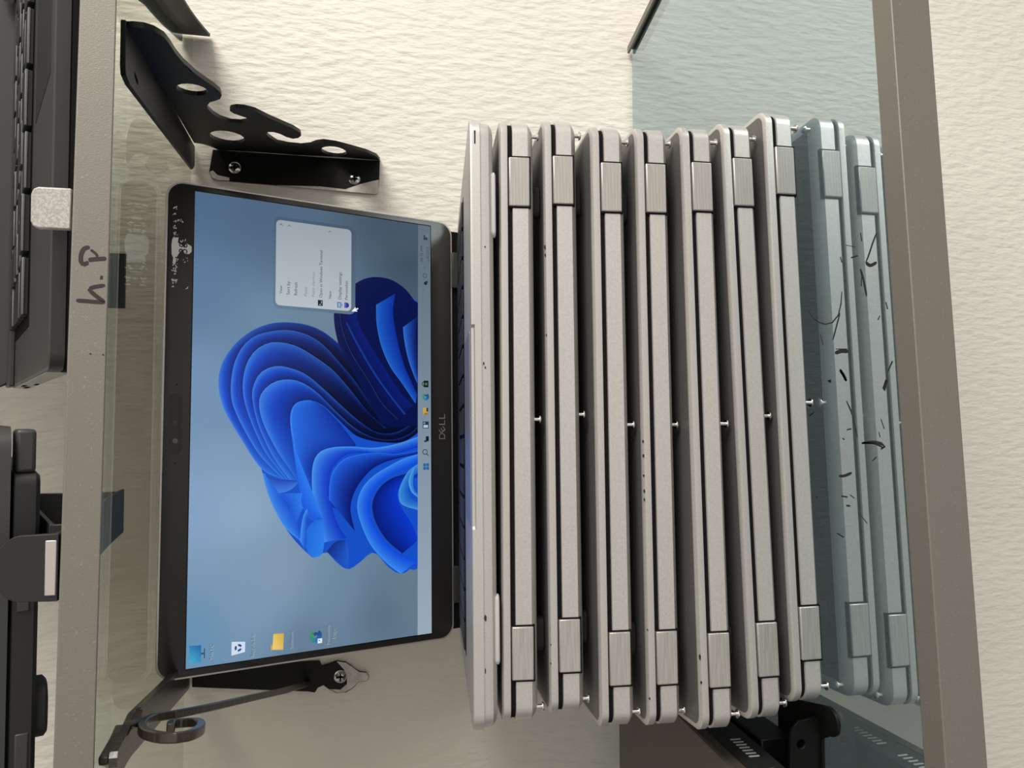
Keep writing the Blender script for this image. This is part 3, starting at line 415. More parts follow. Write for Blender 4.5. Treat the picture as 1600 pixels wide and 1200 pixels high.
# ------------------------------------------------------------------ the two glass shelves
G = 0.354342          # underside of the upper pane at the wall
DROOP = 0.0984        # the loaded upper shelf hangs down towards its front edge
def front_y(x):
    return -0.343449 + 0.065438 * x
def shelf(name, label, zb, zt, right, lip0, lip1, face0, face1, lip_w, glass, side_z, droop=0.0):
    t = thing(name, label, 'shelf', Matrix.Translation((0, 0, 0)), 'glass wall shelves')
    XL = -0.62
    def sh(x, y, z):
        fy = front_y(x)
        return (x, y, z + droop * fy * min(1.0, max(0.0, y / fy)) ** 2.2)
    b = MB()
    def xr_at(y):
        for (xa, ya), (xb, yb) in zip(right, right[1:]):
            if y >= yb:
                return xa + (xb - xa) * (ya - y) / (ya - yb) - 0.0025
        return right[-1][0] - 0.0025
    rings = []
    for k in range(29):
        s = k / 28.0
        yr = (front_y(right[-1][0]) + 0.002) * s
        xr = xr_at(yr)
        yl = (front_y(XL) + 0.002) * s
        rings.append([(XL, yl, zb), (xr, yr, zb), (xr, yr, zt), (XL, yl, zt)])
    b.slab(rings, f=sh)
    b.obj('glass_pane', glass, t, smooth=droop > 0)
    b = MB()
    xr = right[-1][0]
    prof = [(0.0, face0), (0.0, lip1), (lip_w, lip1), (lip_w, lip0), (0.0018, lip0), (0.0018, face0)]
    rings = [[(x, front_y(x) + o, z) for o, z in prof] for x in (XL, xr)]
    b.slab(rings, f=sh)
    ft = b.obj('front_trim', 'trim', t, bevel=0.0005)
    b = MB()                                              # trim along the free end
    pr = [(0.0, side_z[0]), (0.0, side_z[1]), (-side_z[2], side_z[1]), (-side_z[2], side_z[1] - 0.002), (-0.002, side_z[1] - 0.002), (-0.002, side_z[0])]
    dense = []
    for (xa, ya), (xb, yb) in zip(right, right[1:]):
        dense += [(xa + (xb - xa) * k / 8.0, ya + (yb - ya) * k / 8.0) for k in range(8)]
    rings = [[(x + o, y, z) for o, z in pr] for x, y in dense + [right[-1]]]
    b.slab(rings, f=sh)
    b.obj('end_trim', 'trim' if zb < 0 else 'blacksteel', t, bevel=0.0004)
    if droop:
        b = MB()
        xe, ye = right[0]
        b.box(xe - 0.0022, xe - 0.0002, ye + 0.0001, ye + 0.0005, zb - 0.0118, zb + 0.0098)
        b.obj('cut_end', 'lightrubber', t, smooth=False)
    return t, ft
up, up_trim = shelf('glass_shelf', 'upper glass wall shelf with bronze grey front trim marked h.P in marker', G, G + 0.008,
                    [(0.2965, 0.003), (0.259, -0.125), (0.18, front_y(0.18))], G + 0.0081, G + 0.0121, G, G + 0.0121, 0.0125, 'uglass', (G - 0.012, G + 0.010, 0.008), DROOP)
lo, lo_trim = shelf('glass_shelf', 'lower glass wall shelf that carries the stack of silver laptops', -0.008, 0.0,
                    [(0.318, 0.002), (0.333, -0.053), (0.42, front_y(0.42))], 0.0001, 0.0041, -0.0155, 0.0041, 0.0128, 'glass', (-0.012, 0.0035, 0.006))
b = MB()
for path, wd in HP:
    pts = cat_spline(path, 14) if len(path) > 2 else path
    sp = stroke(pts, wd * 1.45)
    b.prism(sp, 0.0, 0.00012, f=lambda x, z, t: (x, front_y(x) - t, z))
b.obj('marker_lettering', 'ink', up_trim, smooth=False)['label'] = 'handwritten h.P in black marker'
b = MB()
for path, wd in MARKS:
    sp = stroke(cat_spline(path, 8) if len(path) > 2 else path, wd * 1.4)
    b.prism(sp, 0.00004, 0.00016)
b.obj('scuff_marks', 'scuff', lo, smooth=False)['kind'] = 'stuff'
random.seed(5)
b = MB()                                                  # ragged sealant where glass meets the trim lip
n = 90
base = [(-0.30 + 0.62 * i / n) for i in range(n + 1)]
b.prism([(x, front_y(x) + 0.0117) for x in base] + [(x, front_y(x) + 0.0125 + random.random() * 0.0022 * (1.5 if x > 0.09 else 0.45)) for x in base[::-1]], 0.0001, 0.0012)
b.obj('sealant_bead', 'sealant', lo, smooth=False)

# ------------------------------------------------------------------ silver laptops of the stack
W, D = 0.306, 0.208
def slab_rings(levels, w, d, r, taper=0.0, front=None, y0=0.0):
    out = []
    for lv in levels:
        z, ins = lv[0], lv[1]
        fr = None
        if front:
            fr = (front[0], front[1], front[2] if z > -front[3] else 0.0)
        out.append([(x, y, z * (1 - taper * (y - y0) / d)) for x, y in rrect(w, d, r, 6, y0, ins, fr)])
    return out

def screw_mb(r=0.0022, l=0.006):
    b = MB()
    b.lathe([(r * 0.48, 0.0), (r * 0.48, -l), (r, -l), (r * 1.02, -l - 0.0005), (r * 0.75, -l - 0.0011), (r * 0.15, -l - 0.0013)], 14)
    return b

def make_closed():
    t = thing('laptop', 'x', 'laptop', Matrix.Identity(4), 'closed silver laptops in the stack')
    b = MB()
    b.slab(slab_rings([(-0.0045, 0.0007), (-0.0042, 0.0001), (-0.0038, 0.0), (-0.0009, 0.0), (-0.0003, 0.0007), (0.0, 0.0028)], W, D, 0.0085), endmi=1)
    b.obj('lid', ['silver', 'lidtop_shaded'], t)
    b = MB()
    b.slab(slab_rings([(-0.0068, 0.0004), (-0.0070, 0.0), (-0.0149, 0.0), (-0.0152, 0.0003), (-0.0170, 0.0026), (-0.0181, 0.0050), (-0.0185, 0.0075)], W - 0.0004, D - 0.001, 0.0085, 0.216, y0=0.0003), endmi=1)
    b.obj('base', ['silver', 'black'], t)  # underside cap coloured black to paint in shade between the laptops
    b = MB()
    b.slab(slab_rings([(-0.0068, 0.0014), (-0.0040, 0.0014)], W, 0.02, 0.0085))  # added dark slab standing in for the shade between lid and base
    b.obj('gap_shade_slab', 'gap', t)
    for s in (1, -1):
        x0, x1 = sorted((s * (W / 2 - 0.0213), s * (W / 2 - 0.0213 - 0.0258)))
        b = MB()
        b.box(x0, x1, -0.0009, 0.009, -0.0157, -0.0049)
        h = b.obj('hinge_cover', 'hinge', t, bevel=0.0006)
        b = MB()
        b.box(x0 - 0.0008, x1 + 0.0008, 0.0, 0.008, -0.0164, -0.0052)
        b.obj('hinge_recess', 'gap', h)
    for s in (1, -1):
        b = MB()
        b.slab([[(x, y, z) for x, y in rrect(0.017 - 2 * i, 0.007 - 2 * i, 0.0034, 5, 0.013 + i)] for z, i in ((-0.017, 0.0), (-0.0205, 0.0), (-0.0212, 0.0006))], f=lambda x, y, z, s=s: (x + s * 0.113, y, z))
        b.obj('rubber_foot', 'rubber', t)
    for x in (0.1455, -0.0035, -0.1465):
        o = screw_mb().obj('screw', 'steel', t)
        o.location = (x, 0.0062, -0.0155)
    return t

STACK = [(0.0028, -0.2419, 0.1639, 0.0374, -0.0045), (0.0053, -0.2422, 0.1402, 0.0432, -0.0041), (-0.0001, -0.2518, 0.1172, 0.0365, -0.0027),
         (-0.0002, -0.2551, 0.0939, 0.0374, -0.0025), (0.0004, -0.2640, 0.0713, 0.0600, -0.0050), (0.0043, -0.2648, 0.0471, 0.0692, 0.0011),
         (0.0112, -0.2664, 0.0241, 0.0645, -0.0008)]
LABELS = ['closed silver laptop directly beneath the open laptop, topmost of the closed ones',
          'closed silver laptop, second of the closed ones below the open laptop',
          'closed silver laptop, third of the closed ones below the open laptop',
          'closed silver laptop in the very middle of the seven closed ones, chipped lid edge',
          'closed silver laptop, third up from the glass shelf, two small nicks on its lid edge',
          'closed silver laptop lying second from the bottom of the stack',
          'closed silver laptop at the bottom of the stack, resting on the lower glass shelf']
PROTR = [0.0032, 0.0030, 0.0036, 0.0029, 0.0040, 0.0036, 0.0040]
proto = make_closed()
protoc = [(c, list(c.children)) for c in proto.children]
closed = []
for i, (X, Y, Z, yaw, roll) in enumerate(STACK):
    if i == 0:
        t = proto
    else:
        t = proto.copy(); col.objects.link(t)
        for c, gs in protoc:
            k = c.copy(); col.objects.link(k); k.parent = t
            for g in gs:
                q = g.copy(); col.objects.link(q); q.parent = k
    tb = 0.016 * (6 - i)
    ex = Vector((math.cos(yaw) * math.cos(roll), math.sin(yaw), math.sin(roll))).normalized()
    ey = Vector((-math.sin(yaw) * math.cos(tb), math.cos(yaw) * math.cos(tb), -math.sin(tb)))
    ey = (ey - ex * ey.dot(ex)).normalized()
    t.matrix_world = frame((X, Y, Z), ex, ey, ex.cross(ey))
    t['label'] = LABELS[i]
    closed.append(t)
for i, t in enumerate(closed):
    gap = (STACK[i][2] - STACK[i + 1][2] if i < 6 else STACK[i][2]) - 0.0185
    for c in t.children:
        if c.name.startswith('screw'):
            c.location.z = -0.0185 - min(PROTR[i], gap - 0.0002) + 0.0073
        if c.name.startswith('rubber_foot'):
            c.location.z = 0.0212 - 0.0185 - max(gap - 0.0004, 0.001)
random.seed(11)
def chips(t, spots):
    for x, z, l, h in spots:
        b = MB()
        b.prism([(x + l * math.cos(a) * random.uniform(.6, 1.2), z + h * math.sin(a) * random.uniform(.6, 1.2)) for a in (0, 1, 2, 3.1, 4, 5.2)], -0.0001, 0.0006, f=lambda x, z, t_: (x, -0.00012 + t_, z))
        b.obj('paint_chip', 'chip', t, smooth=False)
lid_of = lambda t: [c for c in t.children if c.name.startswith('lid')][0]
chips(lid_of(closed[3]), [(-0.012, -0.0004, .0009, .0004), (-0.019, -0.0005, .0011, .0005), (-0.029, -0.0003, .0008, .0003), (-0.037, -0.0005, .001, .0004), (-0.041, -0.0004, .0007, .0003), (-0.105, -0.0006, .0006, .0003), (-0.138, -0.0008, .0008, .0004)])
chips(lid_of(closed[1]), [(0.083, -0.0002, .0015, .0004), (0.079, -0.0003, .0009, .0003), (-0.118, -0.0008, .0004, .0003), (-0.127, -0.0006, .0005, .0003), (0.037, -0.0004, .0007, .0003)])
chips(lid_of(closed[4]), [(-0.117, -0.0004, .0014, .0004), (-0.129, -0.0006, .0008, .0004)])

# ------------------------------------------------------------------ the open laptop on top of the stack
lyaw, ltb, AL = 0.0360298, 0.114458, 1.110063
ex = Vector((math.cos(lyaw), math.sin(lyaw), 0))
ey = Vector((-math.sin(lyaw) * math.cos(ltb), math.cos(lyaw) * math.cos(ltb), -math.sin(ltb)))
op = thing('laptop', 'open laptop with a lit blue flower wallpaper, sitting on top of the silver stack', 'laptop', frame((0.000964, -0.247007, 0.179683), ex, ey, ex.cross(ey)))
b = MB()
b.slab(slab_rings([(0.0, 0.0009), (-0.0003, 0.0002), (-0.0007, 0.0), (-0.0016, 0.0), (-0.0021, 0.0), (-0.0053, 0.0), (-0.0054, 0.0009), (-0.0058, 0.0009), (-0.0098, 0.0017), (-0.0116, 0.0042), (-0.0122, 0.0068)], W, D, 0.010, 0.10, front=(-0.005, 0.049, 0.0014, 0.0018)))
b.obj('base', 'silver', op)
b = MB()
b.box(0.1375, 0.1447, -0.00008, 0.0005, -0.0033, -0.0023)
b.obj('status_light', 'chip', op, bevel=0.0003)
for x in (0.108, -0.1045):
    b = MB()
    b.slab([[(px, py, z) for px, py in rrect(0.034 - 2 * i, 0.006 - 2 * i, 0.0028, 5, 0.0035 + i)] for z, i in ((-0.0098, 0.0), (-0.0128, 0.0), (-0.0134, 0.0007))], f=lambda px, py, z, x=x: (px + x, py, z))
    b.obj('rubber_foot', 'lightrubber', op)
for x, y, z, l, h in ((-0.098, -0.0001, -0.0062, .0016, .0006), (0.085, 0.0004, -0.0076, .0005, .0004), (0.026, 0.0, -0.0064, .0008, .0004), (0.024, 0.0002, -0.0072, .0006, .0004), (0.043, 0.0012, -0.0094, .0018, .0005), (-0.040, 0.0010, -0.0086, .0014, .0003), (-0.123, 0.0001, -0.0060, .0014, .0003)):
    b = MB()
    b.prism([(x + l * math.cos(a), z + h * math.sin(a)) for a in (0, 1, 2, 3.1, 4, 5.2)], y - 0.0001, y + 0.002, f=lambda u, v, t_: (u, t_ + 0.0008, v))
    b.obj('paint_chip', 'chip', op, smooth=False)
b = MB()
b.slab([[(px, py, z) for px, py in rrect(0.100, 0.064, 0.003, 4, 0.012)] for z in (-0.0005, 0.00015)], f=lambda x, y, z: (x - 0.005, y, z))
b.obj('touchpad', 'hinge', op, bevel=0.0001)
b = MB()
b.box(-0.137, 0.137, 0.084, 0.184, -0.0004, 0.0002, 0)
for r in range(6):
    nk = 15 if r < 5 else 10
    for c in range(nk):
        x0 = -0.135 + c * 0.27 / nk
        y0 = 0.0855 + r * 0.0163
        hh = 0.0145 if r < 5 else 0.0105
        b.box(x0 + 0.0012, x0 + 0.27 / nk - 0.0012, y0, y0 + hh, 0.0002, 0.0013, 1)
b.obj('keyboard', ['gap', 'key'], op, bevel=0.0003)

ca, sa = math.cos(AL), math.sin(AL)
HY = 0.202
def lid(u, v, w):                                         # lid coordinates in metres: across, up from the hinge, out of the display
    return (u, HY - v * ca - w * sa, v * sa - w * ca)
b = MB()
b.slab([[(x, y, z) for x, y in rrect(W, 0.2000, 0.010, 7, 0.0050, i)] for z, i in ((-0.0048, 0.0012), (-0.0040, 0.0001), (-0.0004, 0.0), (0.0, 0.0003))], f=lid)
b.obj('lid', 'silver', op)
b = MB()
b.slab([[(x, y, z) for x, y in rrect(W - 0.0024, 0.1972, 0.0094, 7, 0.0064, i)] for z, i in ((-0.0004, 0.0), (0.0003, 0.0), (0.0005, 0.0004))], f=lid)
bez = b.obj('bezel', 'bezel', op)
b = MB()
for path in [rrect(0.0, 0.0, 0.0)]:
    pass
cx = (CAM[0][0] + CAM[1][0]) / 2000.0; cv = (CAM[0][1] + CAM[1][1]) / 2000.0; hl = abs(CAM[0][0] - CAM[1][0]) / 2000.0
b.slab([[(x, y, z) for x, y in rrect(2 * hl, 0.0078, 0.0038, 6, -0.0039)] for z in (0.0004, 0.00058)], f=lambda u, v, w_: lid(u + cx, v + cv, w_))
cam_mod = b.obj('camera_slot', 'bezelmatte', bez)
for k, m, r in ((2, 'lens', 0.0021), (3, 'keyrim', 0.0016)):
    b = MB()
    b.lathe([(r, 0.0005), (r, 0.00075), (r * 0.7, 0.0009)], 14, f=lambda x, y, z, k=k: lid(x + CAM[k][0] / 1000, y + CAM[k][1] / 1000, z))
    b.obj('camera_lens' if k == 2 else 'shutter_knob', m, bez)
for k in (4, 5):
    b = MB()
    b.lathe([(0.0005, 0.0004), (0.0005, 0.00056)], 8, f=lambda x, y, z, k=k: lid(x + CAM[k][0] / 1000, y + CAM[k][1] / 1000, z))
    b.obj('microphone_hole', 'gap', bez)
b = MB()
for p in RESID:
    b.prism([(q[0] / 1000, q[1] / 1000) for q in p], 0.0004, 0.0006, f=lid)
rs = b.obj('sticker_residue', 'residue', bez, smooth=False)
rs['label'] = 'torn white sticker residue with a handwritten 38'
vs, fs = text_shape('38')
wid = math.hypot(R38[1][0] - R38[0][0], R38[1][1] - R38[0][1]) / 1000
b = MB()
b.add([(R38[0][0] / 1000 + x * wid, R38[0][1] / 1000 - 0.0035 + y * wid, 0.00068) for x, y in vs], fs, f=lid)
b.obj('sticker_number', 'ink', bez, smooth=False)
b = MB()
lx0, ly0, lh = LOGO[0][0] / 1000, LOGO[0][1] / 1000 - 0.0026, 0.0050
for ch, off, wd, rot in (('D', 0.0, 0.0044, 0.0), ('E', 0.0050, 0.0036, 38.0), ('L', 0.0104, 0.0034, 0.0), ('L', 0.0148, 0.0034, 0.0)):
    vs, fs = text_shape(ch)
    hmax = max(v[1] for v in vs)
    c_, s_ = math.cos(math.radians(rot)), math.sin(math.radians(rot))
    out = []
    for x, y in vs:
        px, py = (x - 0.5) * wd, (y / hmax - 0.5) * lh * (0.92 if rot else 1.0)
        out.append((lx0 + off + wd / 2 + px * c_ - py * s_, ly0 + lh / 2 + px * s_ + py * c_, 0.00056))
    b.add(out, fs, f=lid)
b.obj('maker_logo', 'logo', bez, smooth=False)
b = MB()
b.box(-0.147, 0.147, -0.0020, 0.0054, -0.0046, -0.0012, f=lid)
b.obj('hinge_cover', 'gap', op, bevel=0.0004)
for a, c in HINGE:
    b = MB()
    b.box(min(a[0], c[0]) / 1000, max(a[0], c[0]) / 1000, 0.0012, 0.0056, -0.004, 0.002, f=lid)
    b.obj('hinge', 'darkgrey', op, bevel=0.0004)

# the lit display: every element glows by itself
def mm(p, dx=0.0, dy=0.0):
    return ((p[0] + dx) / 1000.0, (p[1] + dy) / 1000.0)
def bgcol(u, v):
    sw = 0.0; c = [0, 0, 0]
    for (q, k) in BG:
        w_ = 1.0 / (((q[0] - u) ** 2 + (q[1] - v) ** 2) + 120.0) ** 1.3
        sw += w_
        for i in range(3):
            c[i] += k[i] * w_
    return lin([x / sw for x in c])
SX0, SX1, SV0, SV1 = -147.2, 147.9, 23.4, 188.0
b = MB()
b.box(SX0 / 1000 - 0.0007, SX1 / 1000 + 0.0007, SV0 / 1000 - 0.0007, SV1 / 1000 + 0.0007, 0.0004, 0.00054, f=lid)
scr = b.obj('display', 'screen', op, smooth=False, glow=True)
b = MB()
NX, NV = 44, 26
gv, gc = [], []
for j in range(NV + 1):
    for i in range(NX + 1):
        u = SX0 + (SX1 - SX0) * i / NX; v = SV0 + (SV1 - SV0) * j / NV
        gv.append((u / 1000, v / 1000, 0.00056)); gc.append(bgcol(u, v))
b.add(gv, [(j * (NX + 1) + i, j * (NX + 1) + i + 1, (j + 1) * (NX + 1) + i + 1, (j + 1) * (NX + 1) + i) for j in range(NV) for i in range(NX)], 0, gc, lid)
L = [0.00058]
def layer():
    L[0] += 0.00001
    return L[0]
sil = cat_spline(SIL + [SIL[0]], 160)[:-1]
b.flat([(x / 1000, y / 1000) for x, y in sil], layer(), 0, lid, [lin((18, 78, 196)) for _ in sil])
k0 = SIL[0]
lobe = [SIL[0]] + SIL[-12:][::-1]
lob = cat_spline([SIL[0]] + SIL[::-1][:10], 40) + [tuple(q) for q in (FOLDS[4][0], FOLDS[3][1], FOLDS[3][2], FOLDS[2][1], FOLDS[1][1])]
b.flat([(x / 1000, y / 1000) for x, y in lob], layer(), 0, lid, [lin((4, 16, 72)) for _ in lob])
def ribbon(A, B, colf, rows=(0, 0.035, 0.09, 0.25, 0.45, 0.7, 1.0), n=44):
    a = cat_spline(A, n); c = cat_spline(B, n)
    vs, cs = [], []
    z = layer()
    for t in rows:
        for i in range(n):
            vs.append(((a[i][0] + (c[i][0] - a[i][0]) * t) / 1000, (a[i][1] + (c[i][1] - a[i][1]) * t) / 1000, z))
            cs.append(lin(colf(i / (n - 1), t)))
    b.add(vs, [(r * n + i, r * n + i + 1, (r + 1) * n + i + 1, (r + 1) * n + i) for r in range(len(rows) - 1) for i in range(n - 1)], 0, cs, lid)
def mix(p, q, t):
    return [p[i] + (q[i] - p[i]) * t for i in range(3)]
def foldcol(k):
    def f(s, t):
        base = mix((3, 11, 56), (17, 70, 196), min(1, max(0, (s - 0.17) / 0.42)))
        edge = mix((12, 44, 128), (56, 124, 222), min(1, max(0, (s - 0.12) / 0.5)))
        deep = mix((2, 6, 36), (10, 50, 156), min(1, max(0, (s - 0.30) / 0.45)))
        if s > 0.72:
            base = mix(base, (40, 108, 214), (s - 0.72) / 0.28); deep = mix(deep, (24, 84, 196), (s - 0.72) / 0.28)
        if t < 0.03:
            return mix(edge, (110, 175, 240), 0.25)
        return mix(mix(edge, base, min(1, t / 0.35)), deep, max(0, (t - 0.35) / 0.65))
    return f
for k in range(5):
    ribbon(FOLDS[k], FOLDS[k + 1], foldcol(k))
for A, B, ca_, cb_ in RIB:
    ribbon(A, B, lambda s, t, p=ca_, q=cb_: mix(p, (130, 190, 245), 0.30) if t == 0 else mix(p, q, min(1, t ** 0.75)))
b.obj('wallpaper', 'screen', scr, smooth=False, glow=True)
TZ = L[0] + 0.00002
TVL, TVR = 34.5, 32.9
b = MB()
tv = []; tcs = []
for i in range(13):
    u = SX0 + (SX1 - SX0) * i / 12
    top = 33.9 + (u / 295.0) * -1.0
    for v in (SV0, top):
        tv.append((u / 1000, v / 1000, TZ)); tcs.append(lin(mix((152, 168, 182), (92, 106, 120), (i / 12) ** 1.15)))
b.add(tv, [(2 * i, 2 * i + 2, 2 * i + 3, 2 * i + 1) for i in range(12)], 0, tcs, lid)
def text(b, s, p, wid, colr, z, drop=0.0):
    vs, fs = text_shape(s)
    b.add([((p[0] + x * wid) / 1000, (p[1] - drop + y * wid) / 1000, z) for x, y in vs], fs, 0, lin(colr), lid)
for s, p, wid, c, g in TEXTS:
    if g == 'task':
        text(b, s, p, wid, c, TZ + 0.00003)
def disc(b, p, r0, r1, a0, a1, colr, z, n=14):
    vs = []
    for i in range(n + 1):
        a = math.radians(a0 + (a1 - a0) * i / n)
        for r in (r0, r1):
            vs.append(((p[0] + r * math.cos(a)) / 1000, (p[1] + r * math.sin(a)) / 1000, z))
    cs = lin(colr) if not isinstance(colr[0], (list, tuple)) else [lin(mix(colr[0], colr[1], i / n)) for i in range(n + 1) for _ in (0, 1)]
    b.add(vs, [(2 * i, 2 * i + 1, 2 * i + 3, 2 * i + 2) for i in range(n)], 0, cs, lid)
def rect(b, p, x0, x1, y0, y1, colr, z):
    b.add([((p[0] + x) / 1000, (p[1] + y) / 1000, z) for x, y in ((x0, y0), (x1, y0), (x1, y1), (x0, y1))], [(0, 1, 2, 3)], 0, lin(colr), lid)
z2 = TZ + 0.00003
T = TRAY
rect(b, T[0], -2.2, 1.4, -1.5, 1.6, (45, 56, 70), z2); rect(b, T[0], 0.0, 2.2, -2.6, 0.2, (105, 118, 130), z2 + 0.00001)
disc(b, T[1], 1.4, 1.8, 20, 160, (80, 92, 105), z2); disc(b, T[1], 0.5, 0.9, 20, 160, (80, 92, 105), z2)
disc(b, T[2], 1.2, 1.8, 0, 360, (70, 80, 92), z2)
disc(b, T[3], 0.0, 1.3, 0, 360, (30, 38, 50), z2); rect(b, T[3], 0.4, 1.8, -1.8, -0.4, (40, 50, 60), z2)
disc(b, T[4], 1.0, 1.4, 30, 150, (80, 92, 105), z2)
b.obj('taskbar', 'screen', scr, smooth=False, glow=True)
def micon(fn):
    q = MB(); fn(q); q.obj('taskbar_icon', 'screen', scr, smooth=False, glow=True)
def i_bag(q):
    p = TASK[0]; rect(q, p, -2.4, 2.4, -2.4, 1.4, (14, 24, 34), z2); disc(q, (p[0], p[1] + 1.2), 1.2, 1.7, 0, 180, (20, 30, 42), z2)
    rect(q, p, -1, 0.9, -1.4, 0.5, (80, 110, 60), z2 + 0.00001)
def i_swirl(q, p=None, s=1.0):
    p = p or TASK[1]
    disc(q, p, 1.0 * s, 2.7 * s, 20, 170, ((70, 150, 70), (40, 130, 160)), z2); disc(q, p, 0.6 * s, 2.7 * s, 170, 330, ((36, 120, 180), (20, 70, 140)), z2)
    disc(q, (p[0] - 0.2 * s, p[1] + 0.2 * s), 0.5 * s, 1.9 * s, 330, 400, ((20, 60, 130), (30, 80, 140)), z2)
def i_folder(q):
    p = TASK[2]; rect(q, p, -2.4, 2.2, -1.8, 2.0, (196, 160, 66), z2); rect(q, p, -0.6, 2.2, -2.2, -0.7, (40, 60, 80), z2 + 0.00001); rect(q, p, -2.8, -1.4, -2.0, 1.0, (150, 110, 50), z2 + 0.00001)
def i_widgets(q):
    p = TASK[3]; rect(q, p, -2.5, 2.5, -2.5, 2.2, (24, 52, 78), z2); rect(q, p, -2.0, 0.0, -1.9, 1.6, (180, 196, 208), z2 + 0.00001); rect(q, p, 0.6, 2.0, 0.2, 1.6, (110, 150, 168), z2 + 0.00001)
def i_tasks(q):
    p = TASK[4]; rect(q, p, -1.6, 2.0, -2.1, 0.2, (12, 20, 30), z2); rect(q, p, -2.1, -1.0, -0.6, 1.6, (20, 30, 42), z2 + 0.00001)
def i_search(q):
    p = TASK[5]; disc(q, (p[0] + 0.4, p[1] + 0.4), 1.5, 2.0, 0, 360, (24, 36, 52), z2)
    q.flat([((p[0] + x) / 1000, (p[1] + y) / 1000) for x, y in ((-0.7, -1.1), (-2.2, -2.5), (-2.5, -2.1), (-1.1, -0.7))], z2, 0, lid, [lin((24, 36, 52))] * 4)
def i_start(q):
    p = TASK[6]
    for x in (-2.3, 0.15):
        for y in (-2.3, 0.15):
            rect(q, p, x, x + 2.15, y, y + 2.15, (28, 100, 158), z2)
for fn in (i_bag, i_swirl, i_folder, i_widgets, i_tasks, i_search, i_start):
    micon(fn)
# context menu
b = MB()
mu0 = (MENU[3][0] + MENU[2][0]) / 2; mu1 = (MENU[0][0] + MENU[1][0]) / 2; mv1 = (MENU[0][1] + MENU[3][1]) / 2; mv0 = (MENU[1][1] + MENU[2][1]) / 2
def rr2(x0, x1, y0, y1, r):
    return [(x + (x0 + x1) / 2, y) for x, y in rrect(x1 - x0, y1 - y0, r, 5, y0)]
for g_, cc in ((2.2, None), ):
    ring = rr2(mu0 - g_, mu1 + g_, mv0 - g_ - 0.8, mv1 + g_ - 0.8, 4)
    b.flat([(x / 1000, y / 1000) for x, y in ring], z2, 0, lid, [[c * 0.82 for c in bgcol(x, y)] for x, y in ring])
ring = rr2(mu0, mu1, mv0, mv1, 3.0)
b.flat([(x / 1000, y / 1000) for x, y in ring], z2 + 0.00003, 0, lid, [lin(mix((150, 160, 170), (178, 188, 194), (mu1 - x) / (mu1 - mu0))) for x, y in ring])
z3 = z2 + 0.00006
for s, p, wid, c, g in TEXTS:
    if g == 'menu':
        text(b, s, p, wid, c, z3)
for a in ARROWS:
    b.flat([((a[0] + x) / 1000, (a[1] + y) / 1000) for x, y in ((-0.6, 1.2), (0.7, 0.0), (-0.6, -1.2), (-0.6, -0.8), (0.15, 0.0), (-0.6, 0.8))], z3, 0, lid, [lin((70, 78, 88))] * 6)
p = MICONS[0]; rect(b, p, -2.0, 2.0, -1.7, 1.7, (16, 22, 28), z3); rect(b, p, -0.2, 1.4, -1.1, -0.6, (170, 178, 186), z3 + 0.00001); b.flat([((p[0] + x) / 1000, (p[1] + y) / 1000) for x, y in ((-1.5, 1.0), (-0.5, 0.1), (-1.5, -0.8), (-1.5, -0.3), (-1.0, 0.1), (-1.5, 0.5))], z3 + 0.00001, 0, lid, [lin((170, 178, 186))] * 6)
p = MICONS[1]; rect(b, p, -1.9, 1.9, -1.2, 1.6, (62, 100, 150), z3); rect(b, p, -1.4, 1.4, -0.7, 1.1, (140, 170, 200), z3 + 0.00001); rect(b, p, -0.8, 0.8, -2.0, -1.5, (62, 100, 150), z3)
p = MICONS[2]; disc(b, p, 0.0, 1.9, 180, 360, (40, 50, 130), z3); rect(b, p, -1.9, 1.9, 0.0, 1.5, (70, 90, 180), z3)
b.obj('context_menu', 'screen', scr, smooth=False, glow=True)
b = MB()
p = CURSOR
b.flat([((p[0] + x) / 1000, (p[1] + y) / 1000) for x, y in ((0, 0), (0.2, -4.4), (1.2, -3.4), (2.0, -5.0), (2.8, -4.6), (2.0, -3.0), (3.3, -2.9))], z3, 0, lid, [lin((235, 240, 245))] * 7)
b.obj('mouse_pointer', 'screen', scr, smooth=False, glow=True)
def dicon(fn, names):
    q = MB(); fn(q)
    for s, p, wid, c, g in TEXTS:
        if s in names:
            text(q, s, (p[0] - 0.25, p[1] - 0.2), wid, (190, 205, 215), TZ); text(q, s, p, wid, c, TZ + 0.00001)
    q.obj('desktop_icon', 'screen', scr, smooth=False, glow=True)
def d_pc(q):
    P = ICONS[0]
    q.flat([(x / 1000, y / 1000) for x, y in P], TZ, 0, lid, [lin((70, 170, 200)), lin((40, 120, 180)), lin((24, 92, 160)), lin((50, 140, 190))])
    m_ = ((P[2][0] + P[3][0]) / 2, (P[2][1] + P[3][1]) / 2)
    rect(q, m_, -0.6, 0.6, -1.6, 0.0, (30, 80, 130), TZ); rect(q, m_, -3.0, 3.0, -2.2, -1.7, (40, 60, 80), TZ)
def d_bin(q):
    P = ICONS[1]
    q.flat([(x / 1000, y / 1000) for x, y in P], TZ, 0, lid, [lin((205, 220, 235))] * 4)
    m_ = (sum(x for x, y in P) / 4, sum(y for x, y in P) / 4)
    for a in (90, 210, 330):
        disc(q, m_, 1.0, 2.3, a - 42, a + 38, (32, 70, 140), TZ + 0.00001)
def d_folder(q):
    P = ICONS[2]
    q.flat([(x / 1000, y / 1000) for x, y in P], TZ, 0, lid, [lin((232, 205, 120)), lin((226, 190, 90)), lin((205, 165, 70)), lin((220, 184, 92))])
    rect(q, P[0], -0.2, 3.0, -0.4, 0.9, (200, 160, 70), TZ)
